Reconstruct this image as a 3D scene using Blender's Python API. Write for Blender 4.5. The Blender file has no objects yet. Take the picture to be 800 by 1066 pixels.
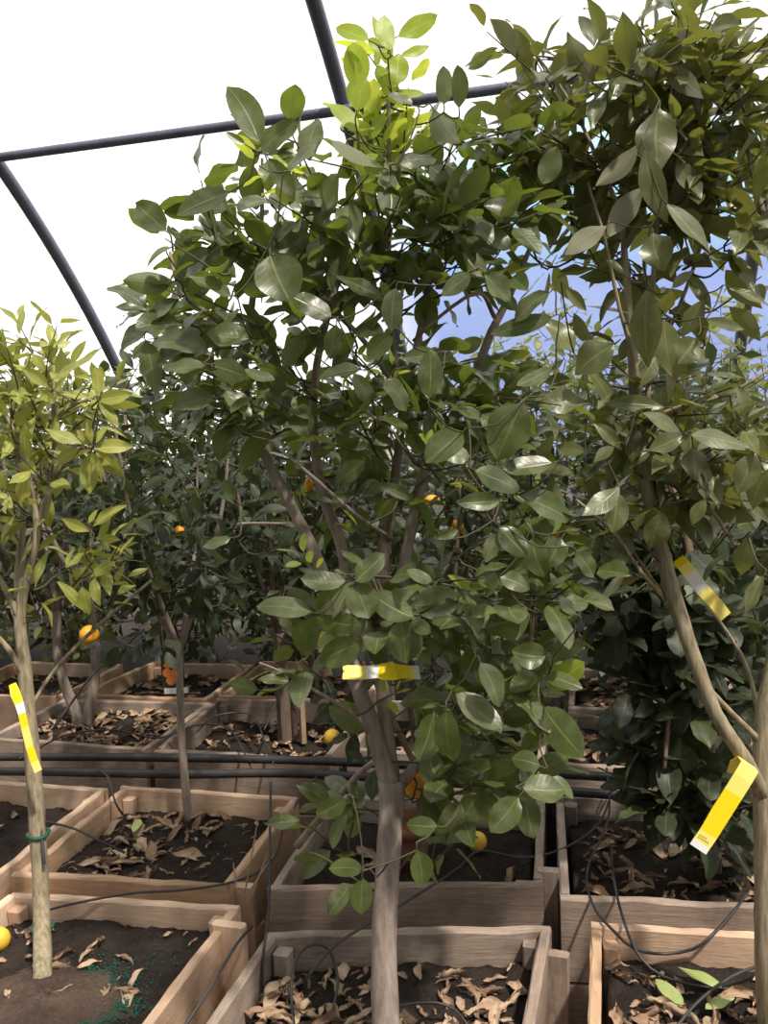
import bpy, bmesh, math, random
import numpy as np
from mathutils import Vector, Matrix

rng = np.random.default_rng(11)
random.seed(5)
scene = bpy.context.scene
COL = scene.collection
PI = math.pi

# ------------------------------------------------------------------ camera
F = 860.0
CAM = np.array([0, 0, 1.5])
RIGHT = np.array([0.97096208, 0.23591798, -0.03969059])
UP = np.array([0.01526371, 0.10447796, 0.99441006])
FWD = np.array([-0.238746, 0.96614029, -0.09784315])


def at(px, py, d):
    """world point that lies d metres ahead along a photo sight line"""
    return CAM + (FWD + RIGHT * (px - 400) / F - UP * (py - 533) / F) * d


def onz(px, py, z):
    r = FWD + RIGHT * (px - 400) / F - UP * (py - 533) / F
    return CAM + r * ((z - CAM[2]) / r[2])


cd = bpy.data.cameras.new('camera')
cd.sensor_fit = 'VERTICAL'
cd.sensor_height = 36
cd.lens = F / 1066 * 36
cd.clip_start = 0.02
cam = bpy.data.objects.new('camera', cd)
COL.objects.link(cam)
cam.matrix_world = Matrix(((RIGHT[0], UP[0], -FWD[0], 0), (RIGHT[1], UP[1], -FWD[1], 0),
                           (RIGHT[2], UP[2], -FWD[2], 1.5), (0, 0, 0, 1)))
scene.camera = cam


# ------------------------------------------------------------------ helpers
def tag(o, label=None, cat=None, group=None, kind=None):
    if label: o['label'] = label
    if cat: o['category'] = cat
    if group: o['group'] = group
    if kind: o['kind'] = kind
    return o


def empty(name, loc):
    o = bpy.data.objects.new(name, None)
    o.empty_display_size = 0.05
    o.location = tuple(float(v) for v in loc)
    COL.objects.link(o)
    return o


def link(name, mesh, parent=None, loc=None):
    o = bpy.data.objects.new(name, mesh)
    COL.objects.link(o)
    if parent is not None:
        o.parent = parent
        if loc is None:
            # geometry is written in world coordinates, bring it into the parent's frame
            o.matrix_parent_inverse = Matrix.Translation(-Vector(parent.location))
        else:
            o.location = tuple(float(v) for v in loc)
    elif loc is not None:
        o.location = tuple(float(v) for v in loc)
    return o


def mesh_from(name, V, Fc, mats, smooth=True, mi=None, attr=None):
    me = bpy.data.meshes.new(name)
    me.from_pydata([tuple(map(float, v)) for v in V], [], [tuple(f) for f in Fc])
    for m in (mats if isinstance(mats, (list, tuple)) else [mats]):
        me.materials.append(m)
    if mi is not None:
        me.polygons.foreach_set('material_index', mi)
    me.polygons.foreach_set('use_smooth', [smooth] * len(me.polygons))
    if attr is not None:
        a = me.attributes.new('lf', 'FLOAT_VECTOR', 'POINT')
        a.data.foreach_set('vector', np.asarray(attr, dtype=np.float32).ravel())
    me.update()
    return me


def fast_mesh(name, V, Q, mats, mi=None, attr=None, smooth=True):
    """V (n,3), Q (m,4) quads"""
    me = bpy.data.meshes.new(name)
    V = np.asarray(V, dtype=np.float32)
    Q = np.asarray(Q, dtype=np.int32)
    me.vertices.add(len(V))
    me.vertices.foreach_set('co', V.ravel())
    me.loops.add(Q.size)
    me.loops.foreach_set('vertex_index', Q.ravel())
    me.polygons.add(len(Q))
    me.polygons.foreach_set('loop_start', np.arange(0, Q.size, 4, dtype=np.int32))
    for m in (mats if isinstance(mats, (list, tuple)) else [mats]):
        me.materials.append(m)
    if mi is not None:
        me.polygons.foreach_set('material_index', np.asarray(mi, dtype=np.int32))
    me.polygons.foreach_set('use_smooth', np.full(len(Q), smooth, dtype=bool))
    if attr is not None:
        a = me.attributes.new('lf', 'FLOAT_VECTOR', 'POINT')
        a.data.foreach_set('vector', np.asarray(attr, dtype=np.float32).ravel())
    me.update(calc_edges=True)
    me.validate()
    return me


# ------------------------------------------------------------------ materials
def new_mat(name):
    m = bpy.data.materials.new(name)
    m.use_nodes = True
    nt = m.node_tree
    for n in list(nt.nodes):
        nt.nodes.remove(n)
    out = nt.nodes.new('ShaderNodeOutputMaterial')
    return m, nt, out


class NT:
    def __init__(s, nt):
        s.nt = nt

    def n(s, typ, ins=None, **kw):
        nd = s.nt.nodes.new(typ)
        for k, v in kw.items():
            setattr(nd, k, v)
        for k, v in (ins or {}).items():
            sock = nd.inputs[k]
            if isinstance(v, bpy.types.NodeSocket):
                s.nt.links.new(v, sock)
            else:
                sock.default_value = v
        return nd

    def math(s, op, a, b=0.5, c=0.0):
        return s.n('ShaderNodeMath', {0: a, 1: b, 2: c}, operation=op).outputs[0]

    def mix(s, fac, a, b, blend='MIX'):
        nd = s.nt.nodes.new('ShaderNodeMix')
        nd.data_type = 'RGBA'
        nd.blend_type = blend
        for idx, v in ((0, fac), (6, a), (7, b)):
            if isinstance(v, bpy.types.NodeSocket):
                s.nt.links.new(v, nd.inputs[idx])
            else:
                nd.inputs[idx].default_value = v
        return nd.outputs[2]

    def ramp(s, fac, stops):
        nd = s.nt.nodes.new('ShaderNodeValToRGB')
        cr = nd.color_ramp
        while len(cr.elements) < len(stops):
            cr.elements.new(0.5)
        for e, (p, c) in zip(cr.elements, stops):
            e.position = p
            e.color = (*c, 1)
        s.nt.links.new(fac, nd.inputs[0])
        return nd.outputs[0]

    def maprange(s, v, a, b, c=0.0, d=1.0):
        return s.n('ShaderNodeMapRange', {0: v, 1: a, 2: b, 3: c, 4: d}).outputs[0]


def c4(c):
    return (c[0], c[1], c[2], 1.0)


def leaf_mat(name, dark, mid, light, under, trans, tfac=0.3, rough=0.38, dust=0.25, spec=0.5):
    m, nt, out = new_mat(name)
    N = NT(nt)
    at_ = N.n('ShaderNodeAttribute', attribute_name='lf')
    sep = N.n('ShaderNodeSeparateXYZ', {0: at_.outputs['Vector']})
    s, t, r = sep.outputs
    base = N.ramp(r, [(0.0, dark), (0.55, mid), (0.9, mid), (1.0, light)])
    tc = N.n('ShaderNodeTexCoord')
    noi = N.n('ShaderNodeTexNoise', {'Vector': tc.outputs['Object'], 'Scale': 45.0, 'Detail': 4.0})
    base = N.mix(N.maprange(noi.outputs[0], 0.4, 0.7, 0.0, 0.45), base, c4(light))
    dn = N.n('ShaderNodeTexNoise', {'Vector': tc.outputs['Object'], 'Scale': 26.0, 'Detail': 5.0, 'Roughness': 0.65})
    base = N.mix(N.maprange(dn.outputs[0], 0.5, 0.72, 0.0, dust), base, (0.29, 0.255, 0.20, 1))
    ab = N.math('ABSOLUTE', s)
    rib = N.maprange(ab, 0.02, 0.09, 1.0, 0.0)
    vt = N.math('SUBTRACT', N.math('MULTIPLY', t, 8.0), N.math('MULTIPLY', ab, 1.6))
    vein = N.math('PINGPONG', vt, 0.5)
    veinm = N.maprange(vein, 0.0, 0.09, 1.0, 0.0)
    lines = N.math('MAXIMUM', rib, N.math('MULTIPLY', veinm, 0.22))
    base = N.mix(N.math('MULTIPLY', lines, 0.45), base, c4([min(1, x * 1.8 + 0.02) for x in light]))
    geo = N.n('ShaderNodeNewGeometry')
    col = N.mix(geo.outputs['Backfacing'], base, c4(under))
    bump = N.n('ShaderNodeBump', {'Strength': 0.25, 'Distance': 0.0015,
                                  'Height': N.math('ADD', N.math('MULTIPLY', lines, -1.0), N.math('MULTIPLY', noi.outputs[0], 0.6))})
    rg = N.math('ADD', N.math('MULTIPLY', geo.outputs['Backfacing'], 0.25), N.math('ADD', N.math('MULTIPLY', dn.outputs[0], 0.25), rough - 0.12))
    p = N.n('ShaderNodeBsdfPrincipled', {'Base Color': col, 'Roughness': rg, 'Normal': bump.outputs[0], 'Specular IOR Level': spec})
    tcol = N.mix(N.math('MULTIPLY', lines, 0.3), c4(trans), c4(mid))
    tr = N.n('ShaderNodeBsdfTranslucent', {'Color': tcol})
    mx = N.n('ShaderNodeMixShader', {0: tfac, 1: p.outputs[0], 2: tr.outputs[0]})
    nt.links.new(mx.outputs[0], out.inputs[0])
    return m


def simple_mat(name, col, rough=0.6, spec=0.4, noise=0.0, nscale=30, col2=None, bump=0.0, stretch=(1, 1, 1), metallic=0.0):
    m, nt, out = new_mat(name)
    N = NT(nt)
    tc = N.n('ShaderNodeTexCoord')
    mp = N.n('ShaderNodeMapping', {'Vector': tc.outputs['Object'], 'Scale': stretch})
    noi = N.n('ShaderNodeTexNoise', {'Vector': mp.outputs[0], 'Scale': nscale, 'Detail': 6.0, 'Roughness': 0.6})
    c = c4(col)
    if col2 is not None:
        c = N.mix(N.maprange(noi.outputs[0], 0.35, 0.65), c4(col), c4(col2))
    ins = {'Base Color': c, 'Roughness': rough, 'Specular IOR Level': spec, 'Metallic': metallic}
    if bump:
        b = N.n('ShaderNodeBump', {'Strength': bump, 'Distance': 0.004, 'Height': noi.outputs[0]})
        ins['Normal'] = b.outputs[0]
    p = N.n('ShaderNodeBsdfPrincipled', ins)
    nt.links.new(p.outputs[0], out.inputs[0])
    return m


def wood_mat(name, a, b, stain, stain_amt):
    m, nt, out = new_mat(name)
    N = NT(nt)
    tc = N.n('ShaderNodeTexCoord')
    oi = N.n('ShaderNodeObjectInfo')
    off = N.n('ShaderNodeCombineXYZ', {0: N.math('MULTIPLY', oi.outputs['Random'], 37.0), 1: N.math('MULTIPLY', oi.outputs['Random'], 11.0), 2: 0.0})
    add = N.n('ShaderNodeVectorMath', {0: tc.outputs['Object'], 1: off.outputs[0]}, operation='ADD')
    mp = N.n('ShaderNodeMapping', {'Vector': add.outputs[0], 'Scale': (2.5, 26.0, 26.0)})
    g = N.n('ShaderNodeTexNoise', {'Vector': mp.outputs[0], 'Scale': 4.0, 'Detail': 8.0, 'Roughness': 0.65, 'Distortion': 1.2})
    big = N.n('ShaderNodeTexNoise', {'Vector': add.outputs[0], 'Scale': 7.0, 'Detail': 5.0, 'Roughness': 0.6})
    c = N.mix(N.maprange(g.outputs[0], 0.3, 0.7), c4(a), c4(b))
    c = N.mix(N.maprange(big.outputs[0], 0.48, 0.7, 0.0, stain_amt), c, c4(stain))
    hsv = N.n('ShaderNodeHueSaturation', {'Color': c, 'Value': N.maprange(oi.outputs['Random'], 0, 1, 0.8, 1.18), 'Saturation': N.maprange(oi.outputs['Random'], 0, 1, 1.1, 0.85)})
    vor = N.n('ShaderNodeTexVoronoi', {'Vector': mp.outputs[0], 'Scale': 0.22})
    knot = N.maprange(vor.outputs['Distance'], 0.05, 0.16, 0.8, 0.0)
    c2 = N.mix(N.math('MULTIPLY', knot, 0.6), hsv.outputs[0], (0.06, 0.035, 0.025, 1))
    bp = N.n('ShaderNodeBump', {'Strength': 0.5, 'Distance': 0.003, 'Height': g.outputs[0]})
    p = N.n('ShaderNodeBsdfPrincipled', {'Base Color': c2, 'Roughness': 0.8, 'Specular IOR Level': 0.2, 'Normal': bp.outputs[0]})
    nt.links.new(p.outputs[0], out.inputs[0])
    return m


def soil_mat(name, a, b, c_):
    m, nt, out = new_mat(name)
    N = NT(nt)
    tc = N.n('ShaderNodeTexCoord')
    n1 = N.n('ShaderNodeTexNoise', {'Vector': tc.outputs['Object'], 'Scale': 9.0, 'Detail': 6.0, 'Roughness': 0.7})
    n2 = N.n('ShaderNodeTexNoise', {'Vector': tc.outputs['Object'], 'Scale': 140.0, 'Detail': 5.0, 'Roughness': 0.8})
    v = N.n('ShaderNodeTexVoronoi', {'Vector': tc.outputs['Object'], 'Scale': 90.0})
    c = N.mix(N.maprange(n1.outputs[0], 0.4, 0.65), c4(a), c4(b))
    c = N.mix(N.maprange(n2.outputs[0], 0.56, 0.72, 0, 0.75), c, c4(c_))
    h = N.math('ADD', n2.outputs[0], N.math('MULTIPLY', v.outputs['Distance'], 0.8))
    bp = N.n('ShaderNodeBump', {'Strength': 0.9, 'Distance': 0.01, 'Height': h})
    p = N.n('ShaderNodeBsdfPrincipled', {'Base Color': c, 'Roughness': 0.95, 'Specular IOR Level': 0.15, 'Normal': bp.outputs[0]})
    nt.links.new(p.outputs[0], out.inputs[0])
    return m


def dry_leaf_mat():
    m, nt, out = new_mat('dry_leaf')
    N = NT(nt)
    oi = N.n('ShaderNodeObjectInfo')
    at_ = N.n('ShaderNodeAttribute', attribute_name='lf')
    sep = N.n('ShaderNodeSeparateXYZ', {0: at_.outputs['Vector']})
    rnd = N.math('FRACT', N.math('ADD', oi.outputs['Random'], sep.outputs[2]))
    c = N.ramp(rnd, [(0.0, (0.17, 0.10, 0.07)), (0.35, (0.36, 0.245, 0.165)), (0.75, (0.54, 0.41, 0.29)), (1.0, (0.27, 0.165, 0.11))])
    tc = N.n('ShaderNodeTexCoord')
    n1 = N.n('ShaderNodeTexNoise', {'Vector': tc.outputs['Object'], 'Scale': 40.0, 'Detail': 5.0})
    c = N.mix(N.maprange(n1.outputs[0], 0.45, 0.7, 0, 0.5), c, (0.14, 0.08, 0.045, 1))
    ab = N.math('ABSOLUTE', sep.outputs[0])
    rib = N.maprange(ab, 0.02, 0.1, 0.5, 0.0)
    c = N.mix(rib, c, (0.5, 0.37, 0.24, 1))
    bp = N.n('ShaderNodeBump', {'Strength': 0.4, 'Distance': 0.003, 'Height': n1.outputs[0]})
    p = N.n('ShaderNodeBsdfPrincipled', {'Base Color': c, 'Roughness': 0.75, 'Specular IOR Level': 0.25, 'Normal': bp.outputs[0]})
    nt.links.new(p.outputs[0], out.inputs[0])
    return m


def film_mat():
    m, nt, out = new_mat('greenhouse_film')
    N = NT(nt)
    tc = N.n('ShaderNodeTexCoord')
    mp = N.n('ShaderNodeMapping', {'Vector': tc.outputs['Object'], 'Scale': (0.6, 3.0, 3.0)})
    n1 = N.n('ShaderNodeTexNoise', {'Vector': mp.outputs[0], 'Scale': 2.0, 'Detail': 4.0})
    mp2 = N.n('ShaderNodeMapping', {'Vector': tc.outputs['Object'], 'Scale': (1.5, 9.0, 9.0)})
    n2 = N.n('ShaderNodeTexNoise', {'Vector': mp2.outputs[0], 'Scale': 3.0, 'Detail': 6.0, 'Roughness': 0.7})
    speck = N.maprange(n2.outputs[0], 0.74, 0.78, 0.0, 0.5)
    tcol = N.mix(speck, (0.97, 0.98, 0.99, 1), (0.35, 0.35, 0.36, 1))
    tr = N.n('ShaderNodeBsdfTransparent', {'Color': tcol})
    tl = N.n('ShaderNodeBsdfTranslucent', {'Color': (0.92, 0.93, 0.95, 1)})
    fac = N.maprange(n1.outputs[0], 0.3, 0.7, 0.06, 0.14)
    mx = N.n('ShaderNodeMixShader', {0: fac, 1: tr.outputs[0], 2: tl.outputs[0]})
    nt.links.new(mx.outputs[0], out.inputs[0])
    return m


M = {}
M['leaf_main'] = leaf_mat('leaf_main', (0.040, 0.054, 0.024), (0.068, 0.088, 0.034), (0.14, 0.19, 0.045), (0.14, 0.16, 0.075), (0.26, 0.34, 0.04), 0.30, 0.33, 0.5, 0.55)
M['leaf_young'] = leaf_mat('leaf_young', (0.17, 0.26, 0.04), (0.27, 0.38, 0.05), (0.45, 0.52, 0.07), (0.32, 0.42, 0.12), (0.65, 0.72, 0.08), 0.5, 0.42, 0.05)
M['leaf_right'] = leaf_mat('leaf_right', (0.055, 0.066, 0.026), (0.092, 0.108, 0.042), (0.17, 0.195, 0.06), (0.165, 0.165, 0.095), (0.30, 0.32, 0.05), 0.28, 0.33, 0.5, 0.55)
M['leaf_yellow'] = leaf_mat('leaf_yellow', (0.16, 0.19, 0.035), (0.28, 0.31, 0.06), (0.50, 0.48, 0.11), (0.28, 0.31, 0.12), (0.46, 0.48, 0.08), 0.32, 0.42, 0.1)
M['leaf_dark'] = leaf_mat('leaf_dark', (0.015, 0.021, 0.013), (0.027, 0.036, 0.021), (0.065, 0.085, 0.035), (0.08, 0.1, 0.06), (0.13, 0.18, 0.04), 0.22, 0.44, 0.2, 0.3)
M['leaf_far'] = leaf_mat('leaf_far', (0.06, 0.085, 0.03), (0.12, 0.16, 0.05), (0.24, 0.27, 0.09), (0.17, 0.2, 0.1), (0.36, 0.40, 0.08), 0.3, 0.42, 0.15)
M['bark_main'] = simple_mat('bark_main', (0.20, 0.16, 0.135), 0.85, 0.2, nscale=14, col2=(0.36, 0.30, 0.26), bump=0.8, stretch=(4, 4, 1))
M['bark_green'] = simple_mat('bark_green', (0.19, 0.16, 0.10), 0.8, 0.25, nscale=14, col2=(0.38, 0.32, 0.22), bump=0.6, stretch=(9, 9, 0.7))
M['bark_dark'] = simple_mat('bark_dark', (0.12, 0.09, 0.07), 0.85, 0.2, nscale=12, col2=(0.2, 0.15, 0.11), bump=0.4, stretch=(4, 4, 1))
M['twig'] = simple_mat('twig', (0.055, 0.055, 0.03), 0.7, 0.3, nscale=20, col2=(0.10, 0.085, 0.05))
M['wood_new'] = wood_mat('wood_new', (0.52, 0.345, 0.225), (0.70, 0.50, 0.35), (0.32, 0.19, 0.14), 0.5)
M['wood_old'] = wood_mat('wood_old', (0.27, 0.205, 0.165), (0.46, 0.37, 0.305), (0.13, 0.095, 0.08), 0.75)
M['soil'] = soil_mat('soil', (0.030, 0.023, 0.020), (0.06, 0.045, 0.036), (0.13, 0.10, 0.08))
M['soil_peat'] = soil_mat('soil_peat', (0.075, 0.053, 0.042), (0.15, 0.105, 0.08), (0.22, 0.17, 0.13))
M['ground'] = soil_mat('ground', (0.035, 0.028, 0.025), (0.06, 0.048, 0.04), (0.10, 0.08, 0.065))
M['dry'] = dry_leaf_mat()
M['film'] = film_mat()
M['steel'] = simple_mat('painted_steel', (0.11, 0.11, 0.165), 0.45, 0.5, nscale=20, col2=(0.15, 0.15, 0.21))
M['black_pipe'] = simple_mat('black_pipe', (0.022, 0.021, 0.023), 0.5, 0.5, nscale=15, col2=(0.04, 0.038, 0.04))
M['yellow'] = simple_mat('tag_yellow', (0.95, 0.72, 0.01), 0.5, 0.4)
M['pale_yellow'] = simple_mat('tag_pale_yellow', (0.95, 0.80, 0.16), 0.5, 0.4, nscale=30, col2=(0.97, 0.84, 0.22))
M['white'] = simple_mat('tag_white', (0.85, 0.84, 0.84), 0.5, 0.4)
M['ink'] = simple_mat('tag_ink', (0.38, 0.30, 0.05), 0.6, 0.2)
M['orange'] = simple_mat('orange_peel', (0.85, 0.34, 0.02), 0.4, 0.5, nscale=70, col2=(0.92, 0.42, 0.03), bump=0.25)
M['lemon'] = simple_mat('lemon_peel', (0.85, 0.58, 0.06), 0.45, 0.5, nscale=60, col2=(0.8, 0.5, 0.05), bump=0.25)
M['green_tie'] = simple_mat('green_tie', (0.02, 0.09, 0.05), 0.6, 0.3)
M['granule'] = simple_mat('granule', (0.012, 0.12, 0.085), 0.8, 0.2, nscale=80, col2=(0.02, 0.07, 0.055))
M['terracotta'] = simple_mat('terracotta', (0.20, 0.085, 0.055), 0.8, 0.2, nscale=20, col2=(0.27, 0.12, 0.075), bump=0.2)
M['card_dark'] = simple_mat('card_dark', (0.03, 0.04, 0.03), 0.5, 0.3)
M['card_orange'] = simple_mat('card_orange', (0.85, 0.27, 0.08), 0.5, 0.3, nscale=60, col2=(0.75, 0.2, 0.05))
M['post_white'] = simple_mat('post_white', (0.55, 0.55, 0.56), 0.6, 0.3, nscale=10, col2=(0.42, 0.42, 0.44))
M['straw'] = simple_mat('straw', (0.42, 0.30, 0.20), 0.8, 0.2, nscale=20, col2=(0.32, 0.22, 0.14))
M['fresh_leaf'] = simple_mat('fresh_leaf', (0.26, 0.34, 0.10), 0.5, 0.4, nscale=40, col2=(0.36, 0.40, 0.16))


# ------------------------------------------------------------------ tubes
def catmull(pts, rad, step=0.02):
    P = np.asarray(pts, float)
    R = np.asarray(rad, float)
    if len(P) == 2:
        n = max(2, int(np.linalg.norm(P[1] - P[0]) / step))
        t = np.linspace(0, 1, n + 1)[:, None]
        return P[0] + (P[1] - P[0]) * t, R[0] + (R[1] - R[0]) * t[:, 0]
    Q = np.vstack([2 * P[0] - P[1], P, 2 * P[-1] - P[-2]])
    out, ro = [], []
    for i in range(len(P) - 1):
        a, b, c, d = Q[i:i + 4]
        n = max(2, int(np.linalg.norm(c - b) / step))
        for k in range(n):
            t = k / n
            out.append(0.5 * (2 * b + (c - a) * t + (2 * a - 5 * b + 4 * c - d) * t * t + (3 * b - a - 3 * c + d) * t ** 3))
            ro.append(R[i] + (R[i + 1] - R[i]) * t)
    out.append(P[-1])
    ro.append(R[-1])
    return np.array(out), np.array(ro)


class Tubes:
    def __init__(s):
        s.V, s.Q, s.n = [], [], 0

    def add(s, pts, rad, sides=8, cap=True, knob=0.0):
        pts = np.asarray(pts, float)
        rad = np.asarray(rad, float)
        if np.ndim(rad) == 0:
            rad = np.full(len(pts), float(rad))
        T = np.gradient(pts, axis=0)
        T /= np.linalg.norm(T, axis=1)[:, None] + 1e-9
        a = np.array([1.0, 0, 0]) if abs(T[0][0]) < 0.8 else np.array([0, 1.0, 0])
        u = np.cross(T[0], a)
        u /= np.linalg.norm(u)
        ang = np.arange(sides) * 2 * PI / sides
        rings = []
        for i in range(len(pts)):
            u = u - T[i] * (u @ T[i])
            u /= np.linalg.norm(u) + 1e-9
            v = np.cross(T[i], u)
            rr = rad[i] * (1 + (knob * rng.normal(size=sides) if knob else 0))
            rings.append(pts[i] + (np.cos(ang) * rr)[:, None] * u + (np.sin(ang) * rr)[:, None] * v)
        if cap:
            rings = [np.repeat(pts[:1], sides, 0) + (rings[0] - pts[0]) * 0.05] + rings + [np.repeat(pts[-1:], sides, 0) + (rings[-1] - pts[-1]) * 0.05]
        m = len(rings)
        V = np.vstack(rings)
        i = np.arange(m - 1)[:, None] * sides
        j = np.arange(sides)[None]
        k = (j + 1) % sides
        Q = np.stack([i + j, i + k, i + sides + k, i + sides + j], -1).reshape(-1, 4)
        s.V.append(V)
        s.Q.append(Q + s.n)
        s.n += len(V)

    def build(s, name, mat, parent=None):
        return link(name, fast_mesh(name, np.vstack(s.V), np.vstack(s.Q), mat), parent)


# ------------------------------------------------------------------ leaves
class Leaves:
    def __init__(s):
        s.B, s.A, s.Nn, s.L, s.W, s.D, s.R = [], [], [], [], [], [], []

    def add(s, b, a, n, L, W, droop=None, r=None):
        s.B.append(b)
        s.A.append(a)
        s.Nn.append(n)
        s.L.append(L)
        s.W.append(W)
        s.D.append(rng.uniform(0.05, 0.35) if droop is None else droop)
        s.R.append(rng.random() if r is None else r)

    def clear(s, zones):
        """drop leaves whose middle falls in a zone (x0, y0, x1, y1, share dropped)"""
        k = []
        for i in range(len(s.B)):
            p = s.B[i] + unit(s.A[i]) * s.L[i] * 0.5 - CAM
            d = p @ FWD
            x, y = 400 + F * (p @ RIGHT) / d, 533 - F * (p @ UP) / d
            k.append(not any(a <= x <= c and b <= y <= e and rng.random() < f for a, b, c, e, f in zones))
        for nm in ('B', 'A', 'Nn', 'L', 'W', 'D', 'R'):
            setattr(s, nm, [v for v, q in zip(getattr(s, nm), k) if q])

    def build(s, name, mat, parent, hi=True, point=0.6):
        B, A, Nn = map(np.asarray, (s.B, s.A, s.Nn))
        L, W, D, R = map(np.asarray, (s.L, s.W, s.D, s.R))
        A = A / np.linalg.norm(A, axis=1)[:, None]
        Nn = Nn - A * (A * Nn).sum(1)[:, None]
        Nn /= np.linalg.norm(Nn, axis=1)[:, None] + 1e-9
        S = np.cross(A, Nn)
        k = len(B)
        rows = 9 if hi else 5
        sc = np.array([-1, -0.5, 0, 0.5, 1.0]) if hi else np.array([-1, 0, 1.0])
        t = np.linspace(0, 1, rows)
        w = np.clip(np.sin(PI * t ** 0.92), 0, 1) ** point
        w[0], w[-1] = 0.06, 0.03
        fold = rng.uniform(-0.1, 0.4, k)
        curl = rng.uniform(-0.25, 0.25, k)          # sideways bend
        tw = rng.uniform(-0.5, 0.5, k)              # twist along the blade
        ph = rng.uniform(0, 6.28, k)
        wav = rng.uniform(0.0, 0.09, k)
        V = np.zeros((k, rows, len(sc), 3))
        AT = np.zeros((k, rows, len(sc), 3))
        for i, ti in enumerate(t):
            c = B + A * (L * (ti - 0.12 * D * ti * ti))[:, None] - Nn * (D * L * ti * ti)[:, None] + S * (curl * L * 0.5 * ti * (1 - ti) * 2)[:, None]
            ang = tw * (ti - 0.4)
            Si = S * np.cos(ang)[:, None] + Nn * np.sin(ang)[:, None]
            Ni = Nn * np.cos(ang)[:, None] - S * np.sin(ang)[:, None]
            for j, sj in enumerate(sc):
                hw = w[i] * W / 2
                V[:, i, j] = c + Si * (sj * hw)[:, None] + Ni * (fold * abs(sj) * hw + wav * W * abs(sj) * np.sin(ph + ti * 11 + sj * 2))[:, None]
                AT[:, i, j, 0] = sj
                AT[:, i, j, 1] = ti
                AT[:, i, j, 2] = R
        nc = len(sc)
        per = rows * nc
        q = []
        for i in range(rows - 1):
            for j in range(nc - 1):
                q.append((i * nc + j, i * nc + j + 1, (i + 1) * nc + j + 1, (i + 1) * nc + j))
        Q = (np.asarray(q)[None] + (np.arange(k) * per)[:, None, None]).reshape(-1, 4)
        return link(name, fast_mesh(name, V.reshape(-1, 3), Q, mat, attr=AT.reshape(-1, 3)), parent)


def unit(v):
    v = np.asarray(v, float)
    return v / (np.linalg.norm(v) + 1e-9)


def perp_up(a, up=(0, 0, 1.0), jit=0.35):
    n = np.asarray(up, float) + rng.normal(size=3) * jit
    n = n - a * (n @ a)
    return unit(n)


def rosette(lv, tip, d, n, L, W, twig=0.10, droop=0.4, spread=1.0, jit=0.4):
    """n leaves in a spiral along the last part of a twig that ends at tip and runs along d"""
    d = unit(d)
    a = np.cross(d, (0.3, 0.2, 0.9))
    a = unit(a)
    b = np.cross(d, a)
    ph = rng.uniform(0, 6.28)
    for k in range(n):
        f = k / max(1, n - 1)
        p = tip - d * twig * (1 - f)
        an = ph + k * 2.4 + rng.normal() * 0.25
        rad = a * math.cos(an) + b * math.sin(an)
        open_ = (1.15 - 0.6 * f) * spread
        ax = unit(d * math.cos(open_) + rad * math.sin(open_) + np.array([0, 0, -droop * (1 - 0.6 * f) * rng.uniform(0.3, 1.3)]))
        sz = rng.uniform(0.72, 1.12) * (1 - 0.25 * f * f)
        lv.add(p + ax * 0.012, ax, perp_up(ax, (0, -0.12, 1.0), jit), L * sz, W * sz * rng.uniform(0.85, 1.15))


class Skeleton:
    """limbs laid by hand; every further twig grows from the nearest point already there"""

    def __init__(s):
        s.t = Tubes()
        s.tw = Tubes()
        s.nodes = []

    def build(s, bark, twig, parent):
        na = sum(len(q) for q in s.t.Q)
        nb = sum(len(q) for q in s.tw.Q)
        V = np.vstack(s.t.V + s.tw.V)
        Q = np.vstack(s.t.Q + [q + s.t.n for q in s.tw.Q])
        link('trunk', fast_mesh('trunk', V, Q, [bark, twig], mi=[0] * na + [1] * nb), parent)

    def limb(s, pts, rad, sides=10, knob=0.03):
        p, r = catmull(pts, rad, 0.025)
        s.t.add(p, r, sides, knob=knob)
        s.nodes += list(p)

    def attach(s, targets, r0=0.0020, r1=0.0010, maxd=0.6, sag=0.12):
        """targets: (base point, tip point)"""
        todo = list(targets)
        N = np.array(s.nodes)
        B = np.array([b for b, _ in todo])
        dist = np.full(len(todo), 1e9)
        near = np.zeros(len(todo), int)
        for i in range(0, len(N), 500):
            D = np.linalg.norm(B[:, None] - N[None, i:i + 500], axis=2)
            j = D.argmin(1)
            v = D[np.arange(len(B)), j]
            m = v < dist
            dist[m] = v[m]
            near[m] = j[m] + i
        N = list(N)
        live = np.ones(len(todo), bool)
        while live.any():
            i = int(np.where(live, dist, 1e9).argmin())
            live[i] = False
            if dist[i] > maxd:
                continue
            b, t = todo[i]
            a = N[near[i]]
            mid = (a + b) / 2 + np.array([0, 0, -sag * dist[i]]) + rng.normal(size=3) * 0.04 * dist[i]
            k = 1 + dist[i] * 3
            pts, rr = catmull([a, mid, b, t] if np.linalg.norm(t - b) > 0.004 else [a, mid, b], [r0 * k, r0 * (k + 1) / 2, r0, r1] if np.linalg.norm(t - b) > 0.004 else [r0 * k, r0, r1], 0.03)
            s.tw.add(pts, rr, 5, cap=False)
            base = len(N)
            new = pts[1:]
            N += list(new)
            D = np.linalg.norm(B[:, None] - new[None], axis=2)
            j = D.argmin(1)
            v = D[np.arange(len(B)), j]
            m = live & (v < dist)
            dist[m] = v[m]
            near[m] = j[m] + base


def px_limb(sk, rows, sides=10):
    """rows of (px, py, d, width in px)"""
    sk.limb([at(x, y, d) for x, y, d, w in rows], [w / 2 / F * d for x, y, d, w in rows], sides)


TOCAM = -FWD


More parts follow.
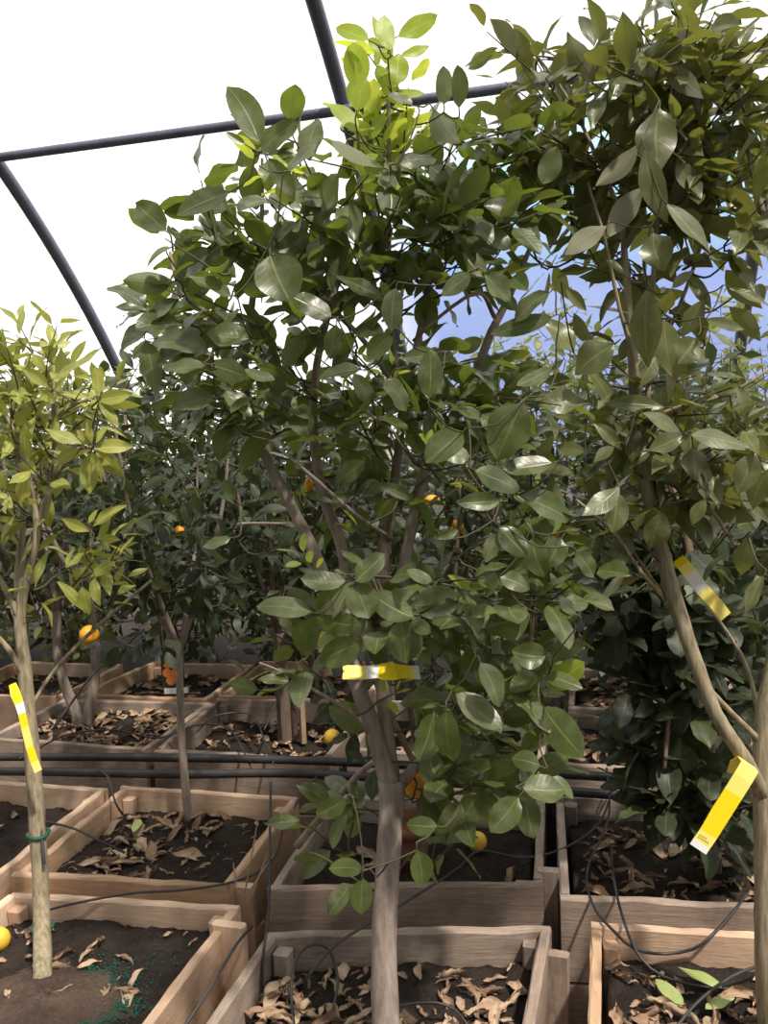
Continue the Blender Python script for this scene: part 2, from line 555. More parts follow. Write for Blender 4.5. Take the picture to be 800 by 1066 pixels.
def hero(lv, sk_t, bx, by, tx, ty, w, d, under=False, r=None, roll=None, droop=None):
    """one individually placed leaf: base and tip along sight lines at depth d, w = width / length"""
    L_px = math.hypot(tx - bx, ty - by)
    L0 = L_px / F * d
    dd = rng.uniform(-0.25, 0.25) * L0
    b = at(bx, by, d)
    t = at(tx, ty, d + dd)
    a = t - b
    L = np.linalg.norm(a)
    a /= L
    n = TOCAM * 1.0 + np.array([0, 0, 0.45])
    n = n - a * (n @ a)
    n = unit(n)
    s_ = np.cross(a, n)
    ro = rng.uniform(-0.5, 0.5) if roll is None else roll
    n = n * math.cos(ro) + s_ * math.sin(ro)
    if under:
        n = -n
    lv.add(b, a, n, L * 1.04, w * L * 1.06, rng.uniform(-0.05, 0.22) if droop is None else droop, r)
    sk_t.append((b - a * 0.012, b))


def fruit(name, mat, c, r, parent, squash=1.0, label=None, cat=None, group=None):
    bm = bmesh.new()
    bmesh.ops.create_uvsphere(bm, u_segments=20, v_segments=14, radius=r)
    for v in bm.verts:
        z = v.co.z / r
        v.co.z *= squash
        if z > 0.9: v.co.z -= r * 0.06 * (z - 0.9) / 0.1
        if z < -0.93: v.co.z -= r * 0.08
    me = bpy.data.meshes.new(name)
    bm.to_mesh(me)
    bm.free()
    for p in me.polygons: p.use_smooth = True
    me.materials.append(mat)
    if parent is not None:
        o = link(name, me, parent, np.asarray(c) - np.array(parent.location))
    else:
        o = link(name, me, None, c)
    tilt = rng.uniform(-0.5, 0.5, 2)
    o.rotation_euler = (tilt[0], tilt[1], 0)
    if label: tag(o, label, cat, group)
    return o


# ------------------------------------------------------------------ setting
def make_ground():
    n = 40
    xs = np.linspace(-22, 22, n)
    ys = np.linspace(-14, 30, n)
    V = [(x, y, 0.0) for y in ys for x in xs]
    Q = [(j * n + i, j * n + i + 1, (j + 1) * n + i + 1, (j + 1) * n + i) for j in range(n - 1) for i in range(n - 1)]
    o = link('floor', fast_mesh('floor', V, Q, M['ground']))
    tag(o, 'dark bare earth floor between the planter boxes', 'floor', kind='structure')


make_ground()

ARC_C = (0.45, -1.72)
ARC_R = 6.0


def arc_pts(R, n=60):
    a0 = math.asin(1.72 / R)
    th = np.linspace(a0, PI - a0, n)
    return [(ARC_C[0] + R * math.cos(t), ARC_C[1] + R * math.sin(t)) for t in th]


HOOP_X = [-7.12, -5.12, -3.12, -1.12, 0.88, 2.88, 4.88]


def make_film():
    pr = arc_pts(ARC_R + 0.06, 50)
    xs = np.linspace(-7.2, 5.0, 62)
    V = []
    for x in xs:
        near = min(abs(x - h) for h in HOOP_X)
        sag = 0.02 * min(1, near)
        for (y, z) in pr:
            k = 1 - sag / ARC_R
            V.append((x, ARC_C[0] + (y - ARC_C[0]) * k, max(0.0, ARC_C[1] + (z - ARC_C[1]) * k)))
    m = len(pr)
    Q = [(i * m + j, i * m + j + 1, (i + 1) * m + j + 1, (i + 1) * m + j) for i in range(len(xs) - 1) for j in range(m - 1)]
    o = link('ceiling', fast_mesh('ceiling', V, Q, M['film']))
    tag(o, 'clear plastic film stretched over the greenhouse hoops', 'greenhouse film', kind='structure')
    for nm, x in (('wall_left', -7.2), ('wall_right', 5.0)):
        pr2 = arc_pts(ARC_R + 0.06, 30)
        V = [(x, y, max(0, z)) for y, z in pr2] + [(x, y, 0.0) for y, z in pr2]
        k = len(pr2)
        Q = [(i, i + 1, k + i + 1, k + i) for i in range(k - 1)]
        w = link(nm, fast_mesh(nm, V, Q, M['film'], smooth=False))
        tag(w, 'plastic film end wall of the greenhouse', 'greenhouse wall', kind='structure')


make_film()
hoop_names = {-3.12: 'dark steel hoop curving up at the left edge beside the white film', -1.12: 'dark steel hoop rising above the tall citrus tree at top centre',
              0.88: 'dark steel hoop half hidden behind the right hand citrus crown'}
for x in HOOP_X:
    tb = Tubes()
    pts = [(x, y, z) for y, z in arc_pts(ARC_R, 80)]
    tb.add(pts, 0.036, 14)
    o = tb.build('greenhouse_hoop', M['steel'])
    tag(o, hoop_names.get(x, 'dark steel hoop carrying the film beyond the picture edge, %s metres along' % abs(x)), 'greenhouse hoop', 'hoops of the greenhouse')
tb = Tubes()
py_ = 4.0
pz_ = ARC_C[1] + math.sqrt((ARC_R - 0.055) ** 2 - (py_ - ARC_C[0]) ** 2)
tb.add([(x, py_ - 0.01, pz_ - 0.01) for x in np.linspace(-7.2, 5.0, 30)], 0.024, 12)
tag(tb.build('purlin_pipe', M['steel']), 'straight dark steel pipe crossing the hoops under the white roof film', 'pipe')


# ------------------------------------------------------------------ planter boxes
def plank_mesh(L, H, T, seed, rough=0.0025):
    """board along X, height Z, thickness Y, centred"""
    r = np.random.default_rng(seed)
    n = max(6, int(L / 0.04))
    xs = np.linspace(-L / 2, L / 2, n)
    b = min(0.004, T * 0.2)
    prof = [(-T / 2 + b, -H / 2), (T / 2 - b, -H / 2), (T / 2, -H / 2 + b), (T / 2, 0), (T / 2, H / 2 - b), (T / 2 - b, H / 2), (-T / 2 + b, H / 2), (-T / 2, H / 2 - b), (-T / 2, 0), (-T / 2, -H / 2 + b)]
    k = len(prof)
    V = []
    wob = np.cumsum(r.normal(size=n)) * rough * 0.5
    wob -= np.linspace(wob[0], wob[-1], n)
    for i, x in enumerate(xs):
        for (y, z) in prof:
            V.append((x, y + r.normal() * rough * 0.25, z + (wob[i] if z > 0 else 0) + r.normal() * rough * 0.4))
    Fc = [(i * k + j, i * k + (j + 1) % k, (i + 1) * k + (j + 1) % k, (i + 1) * k + j) for i in range(n - 1) for j in range(k)]
    Fc = [f[::-1] for f in Fc]
    Fc.append(tuple(range(k)))
    Fc.append(tuple(reversed([(n - 1) * k + j for j in range(k)])))
    return V, Fc


_pc = [0]


def board(name, a, b, ztop, H, T, mat, parent, over=0.0):
    """board whose top edge centre line runs from a to b (xy)"""
    a = np.array(a, float)
    b = np.array(b, float)
    d = b - a
    L = np.linalg.norm(d) + over
    _pc[0] += 1
    V, Fc = plank_mesh(L, H, T, 1000 + _pc[0])
    o = link(name, mesh_from(name, V, Fc, mat, smooth=False), parent, ((a[0] + b[0]) / 2 - parent.location[0], (a[1] + b[1]) / 2 - parent.location[1], ztop - H / 2 - parent.location[2]))
    o.rotation_euler = (rng.normal() * 0.01, 0, math.atan2(d[1], d[0]))
    return o


def post(name, p, ztop, H, a, b, mat, parent, rz=0):
    _pc[0] += 1
    V, Fc = plank_mesh(H, b, a, 1000 + _pc[0], 0.0015)
    o = link(name, mesh_from(name, V, Fc, mat, smooth=False), parent, (p[0] - parent.location[0], p[1] - parent.location[1], ztop - H / 2 - parent.location[2]))
    o.rotation_euler = (0, -PI / 2, rz)
    return o


def hnoise(x, y, s=0):
    return (math.sin(x * 17 + s) * math.cos(y * 13 + s * 2) + 0.6 * math.sin(x * 31 + y * 27 + s * 3) + 0.35 * math.sin(x * 63 - y * 51 + s)) / 2


SOILS = {}


def planter(key, FL, FR, BR, BL, mat, label, where, soil_z=0.36, T=0.022, ztop=0.42, soil='soil', mound=None, cleat=(), front_h=None):
    c = np.mean([FL, FR, BR, BL], axis=0)
    root = empty('planter_box', (c[0], c[1], 0))
    tag(root, label, 'planter box', 'plank planter boxes')
    FL, FR, BR, BL = map(np.array, (FL, FR, BR, BL))
    sides = ((FL, FR, 1), (FR, BR, 0), (BR, BL, 1), (BL, FL, 0))
    for a, b, long_ in sides:
        d = unit(b - a)
        ov = T if long_ else -T
        dz = rng.uniform(-0.006, 0.006)
        # pieces run on the outline; the two end boards cover the ends of the side boards
        board('side_plank', a, b, ztop + dz, 0.20, T, M[mat], root, ov)
        board('side_plank', a, b, ztop + dz - 0.206, 0.19, T, M[mat], root, ov)
    for p in (FL, FR, BR, BL):
        q = p + unit(c - p) * 0.042
        post('corner_post', q, ztop - 0.02, 0.39, 0.035, 0.035, M[mat], root)
    for (a, b, f, w, zt) in cleat:
        a, b = np.array(a), np.array(b)
        d = unit(b - a)
        nrm = np.array([d[1], -d[0]])
        p = a + (b - a) * f + nrm * (T / 2 + 0.013)
        post('cleat', p, zt, zt - 0.01, 0.024, w, M[mat], root, math.atan2(d[1], d[0]) + PI / 2)
    # soil
    n = 46
    k = 1 - 2.2 * T / np.linalg.norm(FR - FL)
    FLs, FRs, BRs, BLs = [c + (p - c) * k for p in (FL, FR, BR, BL)]

    def hz(u, v):
        p = FLs * (1 - u) * (1 - v) + FRs * u * (1 - v) + BRs * u * v + BLs * (1 - u) * v
        z = soil_z + 0.010 * hnoise(p[0], p[1], len(key)) + 0.004 * hnoise(p[0] * 4, p[1] * 4, 2)
        if mound:
            (mx, my, mr, mh) = mound
            z += mh * math.exp(-((p[0] - mx) ** 2 + (p[1] - my) ** 2) / mr ** 2)
        return p, z

    V = []
    for j in range(n):
        for i in range(n):
            p, z = hz(i / (n - 1), j / (n - 1))
            V.append((p[0], p[1], z + rng.normal() * 0.0016))
    Q = [(j * n + i, j * n + i + 1, (j + 1) * n + i + 1, (j + 1) * n + i) for j in range(n - 1) for i in range(n - 1)]
    # skirt
    edge = [i for i in range(n)] + [j * n + n - 1 for j in range(1, n)] + [(n - 1) * n + i for i in range(n - 2, -1, -1)] + [j * n for j in range(n - 2, 0, -1)]
    base = len(V)
    for e in edge:
        V.append((V[e][0], V[e][1], 0.15))
    m = len(edge)
    Q += [(edge[i], base + i, base + (i + 1) % m, edge[(i + 1) % m]) for i in range(m)]
    o = link('soil', fast_mesh('soil', V, Q, M[soil]))
    tag(o, 'dark crumbly soil filling the ' + where, 'soil', kind='stuff')
    SOILS[key] = (hz, where, c)
    return root


planter('A1', (-1.385, 1.02), (-0.822, 1.02), (-0.809, 1.674), (-1.364, 1.631), 'wood_new', 'tan plank planter box at front left holding the slim yellow leaved tree', 'front left planter box',
        soil_z=0.372, soil='soil', mound=(-1.13, 1.27, 0.20, 0.03), cleat=(((-0.822, 1.02), (-0.809, 1.674), 0.88, 0.075, 0.425), ((-0.822, 1.02), (-0.809, 1.674), 0.3, 0.075, 0.40)))
planter('A2', (-1.414, 1.705), (-0.866, 1.742), (-0.861, 2.223), (-1.42, 2.219), 'wood_new', 'tan planter box behind the front left box, slim bare trunk at its back', 'second row left planter box',
        soil_z=0.362, cleat=(((-0.866, 1.742), (-0.861, 2.223), 0.1, 0.06, 0.40),))
planter('B1', (-0.70, 1.06), (-0.13, 1.16), (-0.101, 1.713), (-0.681, 1.585), 'wood_old', 'weathered plank planter box at front centre around the main trunk', 'front centre planter box',
        soil_z=0.352, cleat=(((-0.13, 1.16), (-0.101, 1.713), 0.9, 0.06, 0.40),))
planter('B2', (-0.748, 1.76), (-0.127, 1.89), (-0.14, 2.30), (-0.75, 2.26), 'wood_old', 'grey weathered planter box right behind the front centre box', 'second row centre planter box',
        soil_z=0.35, cleat=(((-0.127, 1.89), (-0.14, 2.30), 0.1, 0.05, 0.43),))
planter('C1', (-0.01, 1.15), (0.56, 1.18), (0.58, 1.765), (0.006, 1.735), 'wood_new', 'tan planter box at front right full of long dry leaves', 'front right planter box', soil_z=0.365)
planter('C2', (-0.062, 1.835), (0.55, 1.885), (0.55, 2.40), (-0.091, 2.38), 'wood_old', 'grey brown planter box behind the front right box', 'second row right planter box',
        soil_z=0.355, cleat=(((-0.062, 1.835), (-0.091, 2.38), 0.06, 0.07, 0.40),))
planter('Z2', (-2.02, 1.64), (-1.462, 1.667), (-1.479, 2.19), (-2.03, 2.2), 'wood_new', 'planter box cut by the left picture edge in the second row', 'planter box at the left picture edge', soil_z=0.36)
planter('Z1', (-2.02, 1.05), (-1.46, 1.05), (-1.46, 1.60), (-2.02, 1.58), 'wood_new', 'planter box left of the front left box, almost out of view', 'planter box beyond the front left box', soil_z=0.36)
planter('W3', (-2.19, 2.55), (-1.535, 2.53), (-1.52, 3.02), (-2.17, 2.99), 'wood_old', 'planter box behind the black pipes holding a twin stemmed tree', 'planter box with the twin stems', soil_z=0.37)
planter('A3', (-1.48, 2.53), (-0.86, 2.55), (-0.86, 3.10), (-1.5, 3.077), 'wood_old', 'grey planter box behind the black pipes with a square stake in it', 'planter box with the square stake', soil_z=0.33)
planter('W4', (-2.13, 3.07), (-1.56, 3.07), (-1.56, 3.57), (-2.06, 3.57), 'wood_new', 'far planter box in the shade beside the fruit picture card', 'planter box by the picture card', soil_z=0.36)
planter('A4', (-1.51, 3.13), (-0.90, 3.13), (-0.90, 3.66), (-1.521, 3.60), 'wood_new', 'far planter box in deep shade behind the square stake', 'planter box behind the square stake', soil_z=0.36)
planter('V4', (-2.80, 3.0), (-2.24, 3.02), (-2.22, 3.5), (-2.80, 3.5), 'wood_new', 'far planter box at the left edge beyond the twin stemmed tree', 'far left planter box', soil_z=0.36)
planter('B3', (-0.80, 2.62), (-0.16, 2.62), (-0.16, 3.12), (-0.8, 3.12), 'wood_old', 'planter box in shade behind the pipes, hidden by the main tree', 'planter box behind the main tree', soil_z=0.35)
planter('C3', (-0.10, 2.60), (0.52, 2.60), (0.52, 3.08), (-0.10, 3.08), 'wood_old', 'planter box behind the pipes below the hanging dark leaves at right', 'third row right planter box', soil_z=0.36)
planter('C4', (-0.07, 3.14), (0.55, 3.13), (0.55, 3.65), (-0.07, 3.65), 'wood_old', 'fourth row planter box glimpsed between leaves right of the main tree', 'fourth row right planter box', soil_z=0.385)


# ------------------------------------------------------------------ dry leaves
def dry_proto(seed):
    r = np.random.default_rng(seed)
    L = r.uniform(0.055, 0.082)
    W = L * r.uniform(0.34, 0.52)
    rows, cols = 11, 7
    t = np.linspace(0, 1, rows)
    s = np.linspace(-1, 1, cols)
    roll = r.uniform(0.7, 3.0)
    bend = r.uniform(-0.8, 1.4)
    tw = r.uniform(-1.4, 1.4)
    V, A = [], []
    for ti in t:
        w = max(0.03, math.sin(PI * ti ** 0.85) ** 1.1) * W / 2
        ang = bend * (ti - 0.5)
        cx = math.sin(ang) / (bend if abs(bend) > 0.05 else 0.05) * L if abs(bend) > 0.05 else (ti - 0.5) * L
        cz = (1 - math.cos(ang)) / bend * L if abs(bend) > 0.05 else 0
        for sj in s:
            a = roll * sj * (w / (W / 2))
            rr = w / max(0.25, roll * (w / (W / 2)))
            y, z = math.sin(a) * rr, (1 - math.cos(a)) * rr
            q = tw * (ti - 0.5)
            y, z = y * math.cos(q) - z * math.sin(q), y * math.sin(q) + z * math.cos(q)
            V.append((cx, y + r.normal() * 0.0008 + 0.0025 * math.sin(ti * 9 + seed), z + cz + r.normal() * 0.0011 + 0.002 * math.sin(ti * 14 + sj * 4 + seed)))
            A.append((sj, ti, 0.0))
    zmin = min(v[2] for v in V)
    V = [(x, y, z - zmin) for x, y, z in V]
    Fc = [(i * cols + j, i * cols + j + 1, (i + 1) * cols + j + 1, (i + 1) * cols + j) for i in range(rows - 1) for j in range(cols - 1)]
    return mesh_from('dry_leaf', V, Fc, M['dry'], attr=A)


DRY = [dry_proto(200 + i) for i in range(10)]


def scatter_dry(key, n, urange, vrange, label, avoid=None, size=1.0, names=None):
    hz, where, c = SOILS[key]
    k = 0
    while k < n:
        u, v = rng.uniform(*urange), rng.uniform(*vrange)
        p, z = hz(u, v)
        if avoid and avoid(p):
            continue
        o = bpy.data.objects.new('dry_leaf', DRY[int(rng.integers(len(DRY)))])
        COL.objects.link(o)
        o.location = (p[0], p[1], z + rng.uniform(-0.002, 0.010))
        o.rotation_euler = (rng.normal() * 0.35, rng.normal() * 0.3, rng.uniform(0, 6.28))
        sc = size * rng.uniform(0.75, 1.2)
        o.scale = (sc, sc * rng.uniform(0.8, 1.1), sc)
        tag(o, label, 'leaf', 'dry leaves in the ' + where)
        k += 1


def litter(key, n, label, size=1.0):
    hz, where, c = SOILS[key]
    V, Q, A = [], [], []
    for i in range(n):
        me = DRY[int(rng.integers(len(DRY)))]
        u, v = rng.uniform(0.03, 0.97, 2)
        p, z = hz(u, v)
        mt = Matrix.Translation((p[0], p[1], z + rng.uniform(-0.002, 0.014))) @ Matrix.Rotation(rng.uniform(0, 6.28), 4, 'Z') @ Matrix.Rotation(rng.normal() * 0.4, 4, 'X') @ Matrix.Scale(size * rng.uniform(0.7, 1.15), 4)
        b = len(V)
        rn = rng.random()
        V += [tuple(mt @ v_.co) for v_ in me.vertices]
        A += [(d.vector[0], d.vector[1], rn) for d in me.attributes['lf'].data]
        Q += [tuple(b + i_ for i_ in pl.vertices) for pl in me.polygons]
    o = link('leaf_litter', fast_mesh('leaf_litter', V, Q, M['dry'], attr=A))
    tag(o, label, 'leaf litter', kind='stuff')


scatter_dry('B1', 98, (0.04, 0.96), (0.10, 0.90), 'curled tan dry leaf on the soil of the front centre planter box')
scatter_dry('C1', 72, (0.04, 0.85), (0.20, 0.88), 'long tan dry leaf on the soil of the front right planter box', size=1.1)
scatter_dry('A1', 26, (0.03, 0.9), (0.45, 0.97), 'pale dry leaf on the bare soil of the front left planter box', avoid=lambda p: p[0] > -1.0 and p[1] > 1.5, size=0.85)
scatter_dry('A2', 52, (0.05, 0.7), (0.05, 0.95), 'dry leaf on the dark soil around the slim trunk in the second row left box')
scatter_dry('C2', 42, (0.04, 0.9), (0.06, 0.8), 'brown dry leaf on the soil of the second row right planter box', size=1.15)
scatter_dry('B2', 10, (0.1, 0.95), (0.05, 0.8), 'shaded dry leaf beside the terracotta pot in the second row centre box', size=1.1)
scatter_dry('Z2', 6, (0.4, 0.96), (0.1, 0.9), 'dry leaf in the planter box at the left picture edge')
for k_, w_ in (('B1', 'front centre'), ('C1', 'front right'), ('A1', 'front left'), ('A2', 'second row left'), ('C2', 'second row right')):
    litter(k_, {'A1': 25}.get(k_, 90), 'small broken bits of dry leaf over the soil of the %s box' % w_, 0.42)
litter('B1', 70, 'bed of curled dry leaves under the loose ones in the front centre box', 0.8)
litter('C1', 70, 'bed of long dry leaves under the loose ones in the front right box', 0.9)
litter('W3', 170, 'thick brown leaf litter around the twin stemmed tree')
litter('A3', 60, 'brown leaf litter at the foot of the square stake')
litter('W4', 60, 'scattered leaf litter in the far planter box by the picture card')
litter('A4', 40, 'scattered leaf litter in the planter box behind the square stake')
litter('C3', 90, 'brown leaf litter under the hanging leaves in the third row right box')
litter('C4', 110, 'reddish leaf litter glimpsed between leaves in the fourth row right box')
litter('V4', 40, 'sparse leaf litter in the far left planter box')
litter('B3', 40, 'shaded leaf litter behind the main tree')


def fallen_green(p, ang, L, label):
    lv = Leaves()
    ax = np.array([math.cos(ang), math.sin(ang), 0.12])
    lv.add(np.array(p), unit(ax), np.array([rng.normal() * 0.3, rng.normal() * 0.3, 1.0]), L, L * 0.36, 0.1)
    o = lv.build('fallen_leaf', M['fresh_leaf'], None)
    tag(o, label, 'leaf')


fallen_green(onz(139, 866, 0.385), 1.9, 0.075, 'pale green fallen leaf standing out among dry leaves in the second row left box')
fallen_green(onz(712, 1046, 0.385), 2.2, 0.08, 'upright pale green leaf fallen in the front right planter box')
fallen_green(onz(735, 1050, 0.385), 0.6, 0.07, 'yellow green leaf lying beside the black tube in the front right box')
fallen_green(onz(752, 1028, 0.385), 2.6, 0.09, 'long green leaf near the trunk base in the front right box')

cm = onz(50, 1050, 0.38)
V, Q = [], []
nr, na = 16, 48
for i in range(nr):
    for j in range(na):
        a = j * 2 * PI / na
        rr = 0.155 * i / (nr - 1) * (1 + 0.12 * math.sin(3 * a + 1) + 0.08 * math.sin(7 * a))
        x, y = min(cm[0] + rr * math.cos(a) * 1.05, -0.86), max(1.04, cm[1] + rr * math.sin(a))
        uu = np.clip((x + 1.37) / 0.55, 0, 1)
        vv = np.clip((y - 1.03) / 0.60, 0, 1)
        V.append((x, y, SOILS['A1'][0](uu, vv)[1] + 0.016 * (1 - (i / (nr - 1)) ** 2) - 0.006 * (i / (nr - 1)) ** 6 + rng.normal() * 0.0016))
Q = [(i * na + j, (i + 1) * na + j, (i + 1) * na + (j + 1) % na, i * na + (j + 1) % na) for i in range(nr - 1) for j in range(na)]
tag(link('peat_mound', fast_mesh('peat_mound', V, Q, M['soil_peat'])), 'pale brown peat heaped round the foot of the slim left trunk', 'peat', kind='stuff')

# granules of fertiliser on the front left soil
hz, _, _ = SOILS['A1']
V, Q = [], []
for i in range(2300):
    ang = rng.uniform(0, 6.28)
    g = rng.normal(size=2)
    p = np.array([-0.965, 1.30]) + np.array([g[0] * 0.042, g[1] * 0.10]) + np.array([1, 0.1]) * (0.03 * math.sin(g[1] * 3))
    if rng.random() < 0.25: p += rng.normal(size=2) * 0.05
    if p[0] > -0.85: continue
    uu = np.clip((p[0] + 1.37) / 0.55, 0, 1)
    vv = np.clip((p[1] - 1.03) / 0.60, 0, 1)
    z = hz(uu, vv)[1] + 0.003
    s = rng.uniform(0.0009, 0.0019)
    b = len(V)
    for dz in (0, 1):
        for (dx, dy) in ((-1, -1), (1, -1), (1, 1), (-1, 1)):
            V.append((p[0] + dx * s * (1 - 0.3 * dz), p[1] + dy * s * (1 - 0.3 * dz), z + dz * s * 1.6))
    Q += [(b + 4, b + 5, b + 6, b + 7), (b, b + 1, b + 5, b + 4), (b + 1, b + 2, b + 6, b + 5), (b + 2, b + 3, b + 7, b + 6), (b + 3, b, b + 4, b + 7)]
tag(link('fertiliser_granules', fast_mesh('fertiliser_granules', V, Q, M['granule'], smooth=False)), 'teal green fertiliser granules scattered on the front left soil', 'fertiliser', kind='stuff')

# ------------------------------------------------------------------ pipes and tubes
tb = Tubes()
pp = [onz(-330, 790, 0.45), onz(0, 788, 0.45), onz(180, 789, 0.45), onz(350, 793, 0.45), onz(620, 808, 0.45), onz(900, 826, 0.45), onz(900, 826, 0.45) + np.array([2.2, -0.02, 0])]
p, r = catmull(pp, [0.0135] * 7, 0.04)
tb.add(p, r, 12)
tag(tb.build('irrigation_pipe', M['black_pipe']), 'thick black irrigation pipe across the boxes, farther of the two', 'pipe', 'thick irrigation pipes')
tb = Tubes()
pp = [onz(-330, 803, 0.45), onz(0, 803, 0.45), onz(180, 806, 0.45), onz(330, 806, 0.45), onz(620, 826, 0.45), onz(900, 846, 0.45), onz(900, 846, 0.45) + np.array([2.2, -0.02, 0])]
p, r = catmull(pp, [0.0135] * 7, 0.04)
tb.add(p, r, 12)
tag(tb.build('irrigation_pipe', M['black_pipe']), 'thick black irrigation pipe across the boxes, nearer of the two', 'pipe', 'thick irrigation pipes')


def drip(pts, label, r=0.0032):
    tb = Tubes()
    p, rr = catmull([np.asarray(q) for q in pts], [r] * len(pts), 0.02)
    tb.add(p, rr, 8)
    tag(tb.build('drip_tube', M['black_pipe']), label, 'tube', 'thin black drip tubes')


def Z(lst, z):
    return [onz(x, y, zz if False else z) for x, y in lst]


def ZZ(lst):
    return [onz(x, y, z) for x, y, z in lst]


drip(ZZ([(40, 950, .40), (75, 941, .425), (136, 930, .432), (195, 926, .432), (253, 915, .43), (285, 893, .42), (300, 850, .40), (330, 808, .455)]), 'thin black tube lying along the seam of the two left boxes')
drip([at(282, 815, 2.0), at(281, 880, 1.86), at(280, 945, 1.78), at(274, 1000, 1.72), at(272, 1075, 1.7)], 'thin black tube hanging down the dark gap left of the centre box')
drip(ZZ([(305, 1066, .37), (304, 1020, .40), (312, 992, .43), (328, 983, .44), (344, 990, .42), (352, 1020, .38), (345, 1060, .365)]), 'looped black tube standing in the front centre box left of the trunk')
drip(ZZ([(318, 1020, .40), (345, 988, .43), (376, 966, .435), (411, 946, .445), (450, 922, .44), (478, 903, .40), (500, 886, .39), (545, 893, .41), (590, 882, .42), (625, 855, .42), (640, 815, .455)]), 'black tube running from the front centre box back to the pipes')
drip(ZZ([(402, 1050, .385), (430, 1045, .40), (455, 1044, .40), (475, 1052, .39), (490, 1072, .38)]), 'short black tube arching over dry leaves right of the main trunk')
drip(ZZ([(632, 800, .46), (634, 850, .44), (612, 905, .40), (618, 942, .43), (640, 970, .435), (662, 988, .41), (692, 993, .385), (722, 988, .40), (740, 975, .43), (765, 948, .435), (778, 930, .41)]), 'black tube drooping into the front right box in a wide curve')
drip(ZZ([(636, 880, .39), (640, 920, .43), (652, 965, .44), (667, 997, .40), (690, 1016, .38), (725, 1026, .38), (765, 1030, .38), (810, 1034, .38)]), 'black tube crossing the front right box toward the right trunk')
drip(ZZ([(700, 1075, .385), (722, 1048, .40), (745, 1028, .41), (772, 1012, .41), (812, 1000, .40)]), 'black tube rising diagonally at the right edge of the front right box')
drip([onz(262, 965, .40) + [0.0, 0, 0], at(245, 985, 1.66), at(218, 1030, 1.55), at(190, 1072, 1.48)], 'black tube slung along the outer side of the front left box')
drip(ZZ([(48, 855, .43), (78, 863, .44), (105, 876, .43), (135, 890, .38)]), 'short black tube across the rail of the second row left box')
drip(ZZ([(98, 800, .455), (112, 808, .48), (120, 835, .44), (128, 848, .40)]), 'short black tube dropping from the pipes beside the left rail')
drip(ZZ([(20, 790, .47), (70, 765, .46), (120, 760, .45), (165, 768, .45), (205, 755, .46), (235, 756, .46), (250, 775, .45), (262, 800, .43)]), 'black tube wandering over the leaf litter in front of the twin stems')
drip(ZZ([(205, 762, .46), (225, 745, .47), (262, 744, .46), (275, 770, .44), (285, 795, .46)]), 'black tube bowed over the box corner by the slim trunk')
drip(ZZ([(275, 760, .44), (290, 730, .50), (318, 712, .55), (335, 708, .58)]), 'black tube leaning against the square stake')
drip([at(55, 760, 2.6), at(90, 710, 2.7), at(110, 690, 2.8), at(150, 655, 2.9)], 'dark slanting tube between the left trunk and the twin stems', 0.004)

# straw at the corner of the second row left box
for i, (a, b) in enumerate((((258, 945), (282, 880)), ((255, 930), (270, 845)), ((246, 918), (243, 898)), ((262, 925), (286, 888)), ((252, 938), (246, 905)))):
    tb = Tubes()
    d0 = 1.88 + 0.01 * i
    tb.add([at(*a, d0), (at(*a, d0) + at(*b, d0 + .03)) / 2 + rng.normal(size=3) * 0.004, at(*b, d0 + .03)], [0.0022, 0.0018, 0.0008], 5)
    tag(tb.build('straw_stem', M['straw']), 'dry straw stem leaning at the front right corner of the second row left box', 'straw', 'straw stems at the left box corner')

# pot behind
bm = bmesh.new()
prof = [(0.0, 0.0), (0.045, 0.0), (0.055, 0.06), (0.062, 0.10), (0.068, 0.10), (0.068, 0.122), (0.060, 0.122), (0.057, 0.09), (0.0, 0.085)]
n = 32
V = [(r_ * math.cos(k * 2 * PI / n), r_ * math.sin(k * 2 * PI / n), z) for r_, z in prof for k in range(n)]
Q = [(i * n + k, i * n + (k + 1) % n, (i + 1) * n + (k + 1) % n, (i + 1) * n + k) for i in range(len(prof) - 1) for k in range(n)]
bm.free()
pot = link('plant_pot', fast_mesh('plant_pot', V, Q, M['terracotta']), None, onz(424, 900, 0.365) + np.array([0, 0.03, -0.012]))
tag(pot, 'brown terracotta pot behind the main trunk in the second row centre box', 'pot')

fruit('fallen_fruit', M['lemon'], onz(-2, 978, 0.40), 0.026, None, 1.05, 'small yellow fruit lying on soil at the left picture edge', 'fruit')
fruit('fallen_fruit', M['lemon'], onz(497, 876, 0.378), 0.027, None, 1.0, 'yellow fruit lying on soil behind the front centre box', 'fruit')
fruit('fallen_fruit', M['lemon'], onz(346, 768, 0.37), 0.032, None, 1.0, 'dull yellow fruit half hidden by leaves right of the square stake', 'fruit')

# square stake in A3, white posts, thin stake
def stake(name, mat, bot, top, w, label, cat, round_=False):
    tb = Tubes()
    bot, top = np.asarray(bot), np.asarray(top)
    tb.add([bot + (top - bot) * t for t in np.linspace(0, 1, 8)], np.full(8, w), 16 if round_ else 4)
    o = tb.build(name, mat)
    if not round_:
        for p_ in o.data.polygons: p_.use_smooth = False
    tag(o, label, cat)
    return o


